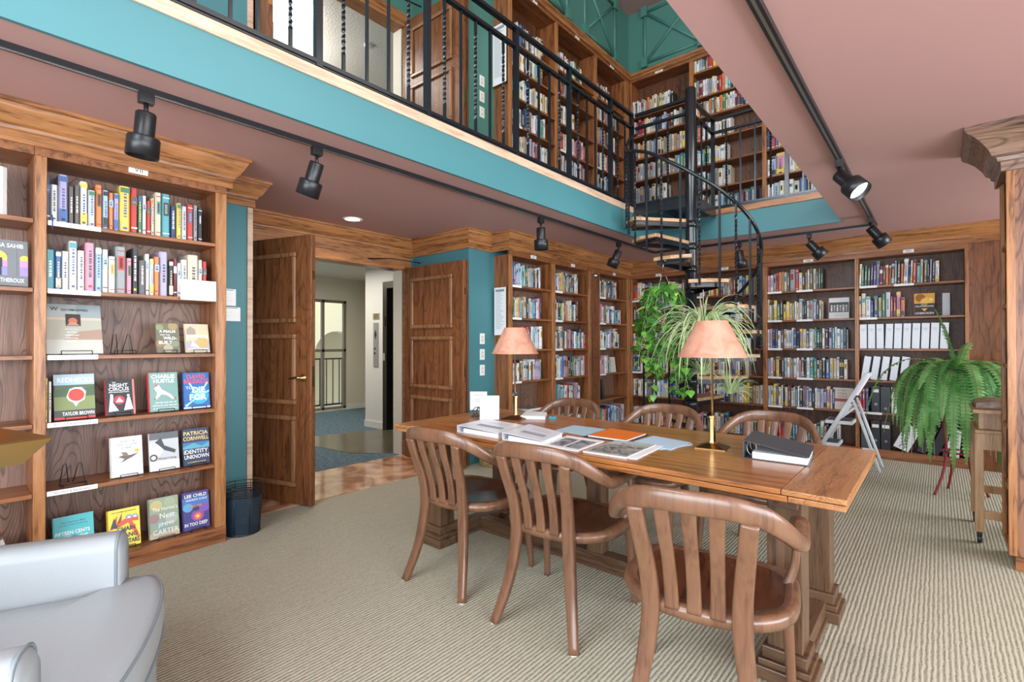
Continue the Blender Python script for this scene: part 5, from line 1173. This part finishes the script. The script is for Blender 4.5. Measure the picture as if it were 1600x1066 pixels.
# ------------------------------------------------------------------ cart with open book
CT = thing('book_cart', 'light wooden rolling stand with casters beside the oak end panel', 'cart', (.17, 4.33, 0))
# footprint x 0..0.6, y 0..0.53
for x, y in ((0.02, .02), (.02, .52), (.62, .02), (.62, .52)):
    boxes((x - .022, x + .022, y - .022, y + .022, .075, .70)).obj('leg', cart_w, CT, bevel=.003)
    mb = MB(); mb.lathe([(.026, -.011), (.028, -.008), (.028, .008), (.026, .011)], 20, M=Matrix.Translation((x, y + .005, .029)) @ Matrix.Rotation(PI / 2, 4, 'Y'))
    mb.box(x - .014, x + .014, y - .012, y + .018, .045, .075); mb.obj('caster', BLACKM, CT)
boxes((.0, .64, .0, .54, .70, .722)).obj('shelf_top', cart_w, CT, bevel=.003)
for b in ((.02, .62, -.005, .02, .60, .70), (.02, .62, .52, .545, .6, .7), (-.003, .02, .04, .50, .60, .70)): boxes(b).obj('apron', cart_w, CT)
for b in ((.04, .60, .50, .53, .22, .27), (.04, .60, .01, .04, .16, .21)): boxes(b).obj('cross_bar', cart_w, CT)
boxes((.02, .62, .05, .50, .722, .83)).obj('sloped_box', cart_w, CT, bevel=.003)
mb = MB(); mb.prism([(-.01, -.02), (.64, -.02), (.64, .50), (-.01, .50)], .83, .85); mb.obj('lectern_board', cart_w, CT, bevel=.003)
OB = thing('open_book', 'thick brown atlas lying open on the rolling stand', 'book', (.18, 4.40, 1.182 - .33 + .001))
mb = MB(); pr_ = [(0, 0), (.0, .03), (.06, .045), (.16, .05), (.235, .03), (.25, .012), (.265, .03), (.34, .05), (.44, .045), (.50, .03), (.50, 0)]
mb.loft([[Vector((x, y, z)) for x, z in pr_[::-1]] for y in (0, .36)], sm=False); mb.obj('page_block', [speck('printed_map_page', (.16, .10, .07), (.42, .30, .22), 22, .5)], OB)
boxes((-.01, .51, -.01, .37, -.001, .005)).obj('cover', flat((.16, .07, .03)), OB)

# ------------------------------------------------------------------ white step stool
ST = thing('step_stool', 'white folding step stool with two dark treads in front of the binder bookcase', 'stool', (-.75, 6.25, 0))
SW = plain('white_enamel', (.72, .75, .78), .3)
def bar(mb, a, b, w_=.012, d=.02): 
    a, b = Vector(a), Vector(b); tn = (b - a).normalized(); u = Vector((0, 1, 0)); v = tn.cross(u)
    ra = super_ring(a, u * w_, v * d, 12, .4); rb_ = super_ring(b, u * w_, v * d, 12, .4); mb.loft([ra, rb_])
for y in (-.16, .16):
    mb = MB(); bar(mb, (-.30, y, 0), (.20, y, .965)); mb.obj('front_rail', SW, ST)
    mb = MB(); bar(mb, (.085, y * .93, .70), (.30, y * .93, 0), .010, .014); mb.obj('rear_leg', SW, ST)
    mb = MB(); bar(mb, (-.06, y * .96, .47), (.10, y * .96, .62), .004, .010); mb.obj('brace', SW, ST)
    mb = MB(); mb.box(.06, .11, y * .93 - .008, y * .93 + .008, .66, .72); mb.obj('hinge', BLACKM, ST)
mb = MB(); bar(mb, (.20, -.16, .965), (.20, -.16, .966)); mb.tube([(.20, -.16, .96), (.20, .16, .96)], .012, 10); mb.obj('top_bar', SW, ST)
for x, z in ((-.05, .475), (-.17, .24)):
    mb = MB(); mb.box(x - .11, x + .13, -.145, .145, z - .035, z); mb.obj('tread', SW, ST, bevel=.004)
    boxes((x - .095, x + .115, -.13, .13, z, z + .004)).obj('tread_mat', plain('rubber_mat', (.08, .09, .11), .8), ST)

# ------------------------------------------------------------------ track lighting
def track(nm, lab, a, b):
    a, b = Vector(a), Vector(b); d = (b - a); L = d.length; t = thing(nm, lab, 'track', a, math.atan2(d.y, d.x))
    boxes((0, L, -.018, .018, -.026, 0)).obj('channel', BLACKM, t)
    boxes((.01, L - .01, -.0055, .0055, -.0275, -.026)).obj('conductor', STEEL, t); return t
track('light_track', 'long black ceiling track under the gallery on the bookcase side', (-2.82, -2.4, CEIL), (-2.82, 6.13, CEIL))
track('light_track', 'black ceiling track along the front of the back gallery', (-2.80, 6.15, CEIL), (-.46, 6.15, CEIL))
track('light_track', 'black ceiling track across the rose ceiling over the table', (-.48, -2.4, CEIL), (-.48, 6.13, CEIL))
def spot(lab, x, y, dirv, lit=False, along='y'):
    t = thing('track_spotlight', lab, 'spotlight', (x, y, CEIL - .026))
    boxes((-.02, .02, -.03, .03, -.05, 0)).obj('adapter', BLACKM, t, bevel=.003)
    mb = MB(); mb.tube([(0, 0, -.05), (0, 0, -.11)], .010, 10); mb.obj('stem', BLACKM, t)
    d = Vector(dirv).normalized(); q = Vector((0, 0, -1)).rotation_difference(d).to_matrix().to_4x4()
    M = Matrix.Translation(Vector((0, 0, -.10)) - d * .012) @ q @ Matrix.Scale(.80, 4)
    mb = MB(); mb.lathe([(.052, -.145), (.052, -.012), (.046, -.004), (.044, -.012), (.001, -.014)], 32, M=M, cap=False); mb.obj('socket_housing', BLACKM, t)
    mb = MB(); mb.lathe([(.052, -.142), (.078, -.146), (.083, -.154), (.083, -.262), (.079, -.262), (.076, -.16)], 40, M=M, cap=False); mb.obj('shade', BLACKM, t)
    mb = MB(); mb.lathe([(.001, -.225), (.075, -.225)], 32, M=M, cap=False)
    mb.obj('lamp_face', plain('lit_lamp', (1, 1, 1), .4, emit=((1, .96, .88), 14)) if lit else plain('unlit_lamp', (.25, .25, .25), .3), t)
    if lit:
        l = D.lights.new('spot_beam', 'SPOT'); l.energy = 45; l.spot_size = 1.5; l.spot_blend = .6; l.color = (1, .93, .82); l.shadow_soft_size = .06
        o = D.objects.new('spot_beam', l); COL.objects.link(o); o.parent = t; o.matrix_local = M @ Matrix.Translation((0, 0, -.27))
    return t
spot('black track spotlight above the display bookcase label, first in the row', -2.82, .655, (-.12, -.05, -1))
spot('black track spotlight tilted toward the open door, second in the row', -2.82, 1.50, (-.42, -.12, -1))
spot('black track spotlight hanging straight down by the printed-list bookcase', -2.82, 3.71, (-.02, .05, -1))
spot('black track spotlight tilted at the knobbed pilaster, last before the staircase', -2.82, 5.20, (-.45, -.15, -1))
spot('lit track spotlight shining on the rose ceiling side of the room', -.48, 3.79, (.62, -.32, -.75), True)
spot('black track spotlight at the corner where two tracks meet', -.48, 5.72, (.62, .35, -.9))
spot('black track spotlight above the case beside the staircase, tilted away from the pole', -1.05, 6.13, (.75, .25, -.95))
spot('small black track spotlight seen through the spiral stair balusters', -1.76, 6.13, (.10, .12, -1))
# recessed downlight
t = thing('downlight', 'round recessed ceiling light in front of the double doors', 'light', (-4.28, 2.64, CEIL))
mb = MB(); mb.lathe([(.07, -.003), (.095, -.005), (.095, .0)], 40, cap=False); mb.obj('trim_ring', WHITEP, t)
mb = MB(); mb.lathe([(.001, -.002), (.071, -.002)], 32, cap=False); mb.obj('lens', plain('lit_lens', (1, 1, 1), .4, emit=((1, .9, .75), 5)), t)
l = D.lights.new('downlight_beam', 'SPOT'); l.energy = 30; l.spot_size = 2.2; l.spot_blend = .8; l.color = (1, .86, .68); l.shadow_soft_size = .07
o = D.objects.new('downlight_beam', l); COL.objects.link(o); o.parent = t; o.location = (0, 0, -.02)
# upper hall dome lamp
t = thing('dome_lamp', 'glowing white dome lamp on the upstairs hall ceiling', 'lamp', (-5.50, 2.52, 5.02))
mb = MB(); mb.lathe([(.26, 0), (.25, -.05), (.18, -.11), (.07, -.14), (.001, -.145)], 36, cap=False); mb.obj('glass_dome', plain('lit_dome', (1, 1, 1), .4, emit=((1, .97, .9), 22)), t)
sd = MB(); sd.lathe([(.05, 0), (.05, -.025), (.03, -.035), (.001, -.036)], 24, c=(0, 0, 0), cap=False)
tag(sd.obj('smoke_detector', PLASTW, loc=(-5.40, 3.55, 5.02)), 'small white smoke detector on the upstairs hall ceiling', 'detector')
# ------------------------------------------------------------------ gallery railings
def baluster_mesh(tw, h):
    mb = MB()
    if not tw: mb.box(-.008, .008, -.008, .008, 0, h); return mb.mesh('baluster', BLACK)
    n = 60; rings = []
    for k in range(n + 1):
        z = h * k / n; u = min(max((z / h - .12) / .76, 0), 1); a = u * PI * 2 * 4.5
        rings.append([Vector((.0085 * math.sqrt(2) * math.cos(a + PI / 4 + PI / 2 * j), .0085 * math.sqrt(2) * math.sin(a + PI / 4 + PI / 2 * j), z)) for j in range(4)])
    mb.loft(rings, sm=False); return mb.mesh('baluster', BLACK)
HB = 3.685 - 2.85; BP, BT = baluster_mesh(False, HB), baluster_mesh(True, HB)
def baluster(parent, x, y, z, tw):
    o = D.objects.new('baluster', BT if tw else BP); COL.objects.link(o); o.parent = parent; o.location = (x, y, z); return o
def rail_run(label, a, b, items, z0=2.805, top=3.85):
    """items: list of (distance, 'P' post / 'T' twisted / 'S' straight)"""
    a, b = Vector((*a, 0)), Vector((*b, 0)); d = b - a; L = d.length
    t = thing('gallery_railing', label, 'railing', a, math.atan2(d.y, d.x), 'black iron gallery railings')
    boxes((0, L, -.020, .020, z0 + .012, z0 + .035), (0, L, -.012, .012, z0, z0 + .014)).obj('bottom_rail', BLACK, t)
    boxes((0, L, -.019, .019, 3.675, 3.70)).obj('middle_rail', BLACK, t)
    boxes((0, L, -.022, .022, top - .03, top)).obj('handrail', BLACK, t, bevel=.003)
    for s_, k in items:
        if k == 'P': boxes((s_ - .019, s_ + .019, -.019, .019, z0 - .0, top - .025)).obj('post', BLACK, t)
        else: baluster(t, s_, 0, 2.84, k == 'T')
    return t
ys = [(.94, 'S'), (1.07, 'S'), (1.235, 'T'), (1.39, 'P'), (1.545, 'T'), (1.70, 'S'), (1.855, 'S'), (2.01, 'T'), (2.165, 'P'), (2.32, 'T'), (2.475, 'S'), (2.625, 'T'), (2.78, 'S'), (2.935, 'T'), (3.09, 'P'), (3.245, 'T'), (3.395, 'S'), (3.55, 'S'), (3.70, 'T'), (3.855, 'P'),
      (4.01, 'T'), (4.165, 'S'), (4.32, 'S'), (4.47, 'T'), (4.625, 'P'), (4.78, 'T'), (4.94, 'S'), (5.095, 'P'), (.785, 'T'), (.63, 'P'), (.47, 'T'), (.32, 'S'), (.16, 'S'), (0.0, 'T'), (-.15, 'P')]
rail_run('long black iron gallery railing over the teal balcony face', (-2.6, -2.6), (-2.6, 5.115), [(y + 2.6, k) for y, k in ys])
xs = [(-1.96, 'P'), (-1.81, 'T'), (-1.66, 'S'), (-1.51, 'S'), (-1.355, 'T'), (-1.20, 'P'), (-1.05, 'S'), (-.90, 'T'), (-.745, 'P')]
rail_run('black iron railing along the back gallery, under the rose ceiling edge', (-1.98, 5.84), (-.73, 5.84), [(x + 1.98, k) for x, k in xs])
rail_run('short black railing from the balcony end to the stair pole', (-2.58, 5.15), (-2.00, 5.15), [(.12, 'T'), (.25, 'S'), (.38, 'T')])
rail_run('short black railing from the stair pole back to the rear gallery', (-1.96, 5.21), (-1.96, 5.82), [(.12, 'T'), (.27, 'S'), (.42, 'T')])

# ------------------------------------------------------------------ spiral staircase
PX, PY = -1.955, 5.15
SS = thing('spiral_staircase', 'black iron spiral staircase with oak treads climbing to the gallery', 'staircase', (PX, PY, 0))
mb = MB(); mb.lathe([(.056, 0), (.056, 3.92), (.05, 3.935)], 32); mb.obj('center_pole', BLACK, SS)
mb = MB(); mb.lathe([(.16, 0), (.16, .012), (.07, .02)], 32); mb.obj('base_plate', BLACK, SS)
TW = wood('oak_tread', (.55, .33, .17), (.30, .16, .075), 'x', .4)
RS = .655; RISE = .2333
def pol(r, a): return (r * math.cos(a), r * math.sin(a))
def angt(i): return math.radians(185 + 30 * i)
HR = []
for i in range(1, 12):
    z = 2.80 - RISE * i; a = angt(i); da = math.radians(16.5)
    poly = [pol(.06, a - .5), pol(RS * .98, a - da), pol(RS * 1.01, a), pol(RS * .98, a + da), pol(.06, a + .5)]
    mb = MB(); mb.prism(poly, -.032, 0); tr = mb.obj('tread', TW, SS, loc=(0, 0, z), bevel=.006)
    mb = MB()
    for s_ in (-1, 1):
        p, q = Vector((*pol(.055, a + s_ * .45), 0)), Vector((*pol(RS * .93, a + s_ * da * .86), 0)); v = (q - p).normalized(); nn = Vector((-v.y, v.x, 0)) * .003
        mb.add([p - nn, q - nn, q + nn, p + nn] and [(*(p - nn).xy, -.085), (*(q - nn).xy, -.070), (*(q + nn).xy, -.070), (*(p + nn).xy, -.085), (*(p - nn).xy, -.033), (*(q - nn).xy, -.033), (*(q + nn).xy, -.033), (*(p + nn).xy, -.033)],
               [(0, 3, 2, 1), (4, 5, 6, 7), (0, 1, 5, 4), (1, 2, 6, 5), (2, 3, 7, 6), (3, 0, 4, 7)])
    p, q = pol(RS * .93, a - da * .86), pol(RS * .93, a + da * .86)
    mb.prism([p, q, (q[0] * .985, q[1] * .985), (p[0] * .985, p[1] * .985)], -.070, -.033)
    mb.lathe([(.062, -.09), (.062, -.02)], 24)
    mb.obj('tread_bracket', BLACK, tr)
# handrail helix: follows the treads ~0.87 above them
def hz(a_deg): return 2.80 - RISE * ((a_deg - 185) / 30) + .87
pts = [(-.600, -.035, 3.60), (-.63, -.10, 3.56)]
for d in range(195, 526, 8):
    pts.append((*pol(RS, math.radians(d)), hz(d) - (.12 if d < 215 else .12 * max(0, 1 - (d - 215) / 40))))
mb = MB(); mb.tube(catmull(pts, 3), .017, 12); mb.obj('handrail', BLACK, SS)
cur = MB(); cur.tube([(-.60 + .0, -.035 + .0, 3.60), (-.60, -.01, 3.66), (-.58, .02, 3.70), (-.57, .0, 3.74)], .012, 8); cur.obj('rail_curl', BLACK, SS)
for i in range(1, 12):
    z = 2.80 - RISE * i
    for s_, tw in ((-.46, True), (.46, False)):
        ad = 185 + 30 * i + s_ * 17; a = math.radians(ad)
        h0 = z - .06; h1 = hz(ad) - (.12 if ad < 215 else .12 * max(0, 1 - (ad - 215) / 40))
        x, y = pol(RS, a); n = 44; mb = MB()
        if tw:
            rings = []
            for k in range(n + 1):
                u = min(max((k / n - .12) / .76, 0), 1) * PI * 9
                rings.append([Vector((x + .012 * math.cos(u + PI / 4 + PI / 2 * j), y + .012 * math.sin(u + PI / 4 + PI / 2 * j), h0 + (h1 - h0) * k / n)) for j in range(4)])
            mb.loft(rings, sm=False)
        else: mb.box(x - .009, x + .009, y - .009, y + .009, h0 - .10, h1)
        mb.obj('baluster', BLACK, SS)
mb = MB(); mb.box(-.625, .03, -.03, .66, 2.74, 2.80); mb.obj('landing', BLACK, SS)
mb = MB(); mb.box(-.63, .035, -.035, -.028, 2.70, 2.80); mb.box(.028, .035, -.035, .66, 2.70, 2.80); mb.box(-.3, -.29, -.03, .66, 2.69, 2.74); mb.obj('landing_frame', BLACK, SS)

# ------------------------------------------------------------------ plants
R3 = random.Random(11)
LEAF_G = speck('pothos_leaf', (.05, .20, .025), (.20, .46, .06), 9, .35, 3, coat=.3)
LEAF_Y = plain('pothos_leaf_yellow', (.62, .58, .10), .4)
LEAF_D = speck('pothos_leaf_dark', (.02, .10, .015), (.07, .24, .04), 9, .35, 3, coat=.3)
VINE = plain('green_vine', (.25, .38, .12), .5)
def heart(mb, p, d, up, s, mi):
    """heart leaf hanging along d"""
    d = d.normalized(); sd = d.cross(up).normalized(); nn = sd.cross(d).normalized()
    O_ = [(0, 0), (-.08, .34), (.10, .50), (.35, .46), (.65, .26), (1.0, 0)]
    V = []
    for a, b in O_: V.append(p + d * a * s + nn * (.10 * s * math.sin(a * 3)) + sd * b * s - nn * b * b * s * .35)
    C = [p + d * a * s + nn * (.10 * s * math.sin(a * 3)) for a, _ in O_]
    V2 = [p + d * a * s + nn * (.10 * s * math.sin(a * 3)) - sd * b * s - nn * b * b * s * .35 for a, b in O_]
    n = len(O_); vs = V + C + V2; fs = []
    for k in range(n - 1): fs += [(k, k + 1, n + k + 1, n + k), (n + k, n + k + 1, 2 * n + k + 1, 2 * n + k)]
    mb.add(vs, fs, mi, True)
def pot(t, r0, r1, h, z, mat, ribs=0):
    mb = MB(); n = 48; prof = [(r0, 0), (r0 * 1.02, .01), (r1, h * .94), (r1 * 1.05, h * .95), (r1 * 1.05, h), (r1 * .95, h), (r1 * .9, h * .85)]
    vs = []; fs = []
    for r, zz in prof:
        for k in range(n):
            rr = r * (1 - (.035 if ribs and k % 2 else 0)); a = 2 * PI * k / n; vs.append((rr * math.cos(a), rr * math.sin(a), z + zz))
    for i in range(len(prof) - 1):
        for k in range(n): k2 = (k + 1) % n; fs.append((i * n + k, i * n + k2, (i + 1) * n + k2, (i + 1) * n + k))
    fs.append(tuple(range(n))[::-1]); mb.add(vs, fs, 0, False)
    mb.obj('pot', mat, t)
    s_ = MB(); s_.lathe([(.001, z + h * .86), (r1 * .91, z + h * .86)], 24, cap=False); s_.obj('soil', plain('soil', (.06, .04, .025), .9), t)
# pothos: hung from the third tread; origin = pot bottom centre
HX, HY, HZ = -2.0, 4.55, 1.595
PT = thing('hanging_pothos', 'trailing heart-leaved pothos in a ribbed black pot hung from a stair tread', 'plant', (HX, HY, HZ))
pot(PT, .075, .098, .15, 0, plain('black_plastic_pot', (.03, .035, .045), .3), 1)
mb = MB()
for k in range(3): a = 2 * PI * k / 3 + .4; mb.tube([(.095 * math.cos(a), .095 * math.sin(a), .145), (0, 0, .40)], .0018, 5)
mb.tube([(0, 0, .40), (0, .01, .43), (.02, .01, .46), (.02, 0, .49)], .004, 6); mb.obj('hanger', STEEL, PT)
lv, vn = MB(), MB()
def vine(start, pts_, nl, s0, s1):
    C = catmull([start] + pts_, 8); vn.tube(C, .0022, 5)
    for k in range(nl):
        i = int((k + .5) / nl * (len(C) - 1)); p = C[i]
        an = R3.uniform(0, 2 * PI); out = Vector((math.cos(an), math.sin(an), 0))
        q = p + out * R3.uniform(.015, .05) + Vector((0, 0, R3.uniform(-.01, .02))); vn.tube([p, q], .0014, 4)
        d = out * R3.uniform(.3, .9) + Vector((0, 0, R3.uniform(-1.2, -.35)))
        heart(lv, q, d, Vector((0, 0, 1)) + out * .3, R3.uniform(s0, s1) * 1.12, 1 if R3.random() < .025 else (2 if R3.random() < .35 else 0))
CR = Vector((math.cos(yaw), math.sin(yaw), 0)); CF = FWD
for k in range(30):                      # crown over the rim
    a = R3.uniform(0, 2 * PI); r = R3.uniform(.09, .19)
    if math.cos(a - math.atan2(-CF.y, -CF.x)) > .70: continue
    vine(Vector((.03 * math.cos(a), .03 * math.sin(a), .14)), [Vector((r * .6 * math.cos(a), r * .6 * math.sin(a), R3.uniform(.16, .26))), Vector((r * math.cos(a), r * math.sin(a), R3.uniform(.02, .17)))], 3, .055, .085)
for k in range(26):                      # long trailers
    a = 2 * PI * k / 26 + R3.uniform(-.2, .2); r = R3.uniform(.11, .19); L = R3.choice([.35, .5, .62, .75, .92, 1.0])
    if math.cos(a - math.atan2(-CF.y, -CF.x)) > .88 and k % 3: continue
    lat = CR * R3.uniform(-.07, .04)
    P_ = [Vector((r * .8 * math.cos(a), r * .8 * math.sin(a), .17))]
    for j in range(1, 5): P_.append(Vector((r * math.cos(a) * (1 + .02 * j) + R3.uniform(-.025, .025), r * math.sin(a) * (1 - .05 * j) + R3.uniform(-.025, .025), .12 - L * j / 4)) + lat * (j / 4) + CR * (.035 * j / 4 if L > .7 else -.02 * j))
    vine(Vector((.05 * math.cos(a), .05 * math.sin(a), .14)), P_, int(L * 34) + 3, .045, .078)
vn.obj('vines', VINE, PT); lv.obj('leaves', [LEAF_G, LEAF_Y, LEAF_D], PT)
# spider plants
SPG = speck('spider_leaf', (.12, .30, .05), (.42, .58, .20), 14, .45, 3)
SPW = plain('spider_leaf_margin', (.66, .72, .42), .45)
def strap(mb, p, dirv, L, w_, droop, rng, up0=.9):
    d = Vector(dirv).normalized(); n = 9; sd = d.cross(Vector((0, 0, 1))).normalized(); pts_ = []; q = Vector(p); v = d * (1 - up0 * .5) + Vector((0, 0, up0))
    v.normalize(); st = L / n; pts_.append(q.copy())
    for k in range(n):
        q = q + v * st; pts_.append(q.copy()); v = v + Vector((0, 0, -droop * st * 6)); v.normalize()
    vs = []; fs = []
    for k, c in enumerate(pts_):
        ww = w_ * (math.sin(PI * min(1, (k + .8) / (n + .3))) ** .6) * .5 + .0005
        vs += [c - sd * ww, c - sd * ww * .45 - Vector((0, 0, ww * .4)), c + sd * ww * .45 - Vector((0, 0, ww * .4)), c + sd * ww]
    for k in range(n):
        for j in range(3):
            mb.add([vs[4 * k + j], vs[4 * k + j + 1], vs[4 * k + 5 + j], vs[4 * k + 4 + j]], [(0, 1, 2, 3)], 0 if j == 1 else 1, True)
    return pts_
def spider(label, x, y, z, n, Lr, droop, potr=.085, w_=.014, hang=.3, potm=None, up=(.35, 1.5), seed=3):
    rng = random.Random(seed); t = thing('spider_plant', label, 'plant', (x, y, z))
    if potm:
        pot(t, potr * .75, potr, .12, -.10, potm)
    mb = MB()
    for k in range(n):
        a = rng.uniform(0, 2 * PI); strap(mb, (.02 * math.cos(a), .02 * math.sin(a), .0), (math.cos(a), math.sin(a), 0), rng.uniform(*Lr), w_ * rng.uniform(.7, 1.2), droop * rng.uniform(.7, 1.3), rng, rng.uniform(*up))
    mb.obj('leaves', [SPG, SPW], t)
    if hang:
        h = MB()
        if potm:
            for k in range(3): a = 2 * PI * k / 3; h.tube([(potr * math.cos(a), potr * math.sin(a), .02), (0, 0, hang * .7)], .0016, 5)
            h.tube([(0, 0, hang * .7), (0, 0, hang)], .003, 5)
        else: h.tube([(0, 0, 0), (.0, .0, hang)], .002, 5)
        h.obj('hanger', plain('hemp_cord', (.55, .42, .38), .7), t)
    return t
spider('large spider plant with long arching striped leaves, hung in front of the stair pole', -1.60, 4.50, 1.335, 210, (.34, .74), 1.0, .095, .016, .42, plain('black_plastic_pot', (.03, .035, .045), .3), seed=5)
spider('small spider plantlet dangling under the big spider plant beside the pole', -1.68, 4.72, .98, 60, (.12, .26), 1.3, w_=.010, hang=.42, seed=9)
spider('small spider plantlet on a string below the stair treads', -1.50, 4.92, .80, 90, (.14, .30), 1.0, w_=.009, hang=.42, seed=4)
# boston fern on a red iron stand
FX, FY, FZ = .12, 5.62, 1.02
FG = speck('fern_green', (.07, .28, .06), (.26, .56, .18), 6, .5, 3)
FN = thing('boston_fern', 'huge drooping green fern in a dark pot on the red iron plant stand', 'plant', (FX, FY, FZ))
pot(FN, .10, .14, .20, -.20, plain('dark_green_pot', (.03, .05, .04), .4))
mb = MB(); stems = MB(); rg = random.Random(21)
def frond(p, az, L, up0, droop, w_):
    d = Vector((math.cos(az), math.sin(az), 0)); v = (d * (1.15 - up0 * .6) + Vector((0, 0, up0))).normalized(); n = 34; st = L / n; q = Vector(p); P_ = [q.copy()]
    for k in range(n):
        q = q + v * st; P_.append(q.copy()); v = (v + Vector((0, 0, -droop * st * 3.2))).normalized()
    stems.tube(P_[::2], .0025, 4)
    for k in range(3, n + 1):
        tn = (P_[k] - P_[k - 1]).normalized(); sd = tn.cross(Vector((0, 0, 1)))
        if sd.length < .1: sd = Vector((-d.y, d.x, 0))
        sd.normalize(); u = sd.cross(tn).normalized(); f = k / n
        ll = w_ * (math.sin(PI * (f * .86 + .12)) ** .7) * rg.uniform(.85, 1.1); hw = st * .45
        for s_ in (-1, 1):
            b = P_[k]; tip = b + sd * s_ * ll + tn * ll * .22 - u * ll * rg.uniform(.05, .3); m_ = (b + tip) / 2 + u * ll * .06
            mb.add([b - tn * hw, m_ - tn * hw * 1.05, tip, m_ + tn * hw * 1.05, b + tn * hw], [(0, 1, 3, 4), (1, 2, 3)], 0, False)
for k in range(76):
    az = 2 * PI * k / 76 * 7 + rg.uniform(-.2, .2); tier = rg.random()
    if tier < .84: frond((.05 * math.cos(az), .05 * math.sin(az), -.02), az, rg.uniform(.62, 1.0), rg.uniform(.35, 1.05), rg.uniform(1.3, 2.7), rg.uniform(.042, .056))
    else: frond((.03 * math.cos(az), .03 * math.sin(az), 0), az, rg.uniform(.34, .5), rg.uniform(.8, 1.3), rg.uniform(2.2, 3.4), rg.uniform(.038, .046))
cl = math.atan2(CR.y, CR.x)
frond((0, 0, 0), cl + PI - .3, .56, 1.5, .55, .05); frond((0, 0, 0), cl + .6, .50, 1.0, .9, .05)
stems.obj('stems', plain('fern_stem', (.30, .30, .10), .6), FN); mb.obj('fronds', FG, FN)
rn = MB()
for k in range(16):
    az = rg.uniform(0, 2 * PI); r = rg.uniform(.12, .3)
    rn.tube(catmull([(.1 * math.cos(az), .1 * math.sin(az), -.05), (r * math.cos(az), r * math.sin(az), -.3), (r * 1.15 * math.cos(az + .2), r * 1.15 * math.sin(az + .2), -.6 - rg.uniform(0, .12))], 5), .0016, 4)
rn.obj('runners', plain('fern_runner', (.50, .46, .22), .6), FN)
PS = thing('plant_stand', 'red-brown iron plant stand with bent legs under the fern', 'stand', (FX, FY, 0))
RED = plain('oxide_red_iron', (.28, .03, .035), .4)
for a in (-2.45, -.9, .35, 1.9):
    c_, s_ = math.cos(a), math.sin(a); mb = MB()
    mb.tube(catmull([(.13 * c_, .13 * s_, .80), (.12 * c_, .12 * s_, .55), (.10 * c_, .10 * s_, .38), (.13 * c_, .13 * s_, .18), (.20 * c_, .20 * s_, .0)], 5), .010, 8); mb.obj('leg', RED, PS)
for r, z in ((.135, .81), (.11, .36)):
    mb = MB(); mb.tube([(r * math.cos(q), r * math.sin(q), z) for q in [2 * PI * k / 32 for k in range(32)]], .008, 8, closed=True); mb.obj('ring', RED, PS)
mb = MB(); mb.tube([(-.13, 0, .81), (.13, 0, .81)], .006, 6); mb.tube([(0, -.13, .81), (0, .13, .81)], .006, 6); mb.obj('pot_support', RED, PS)
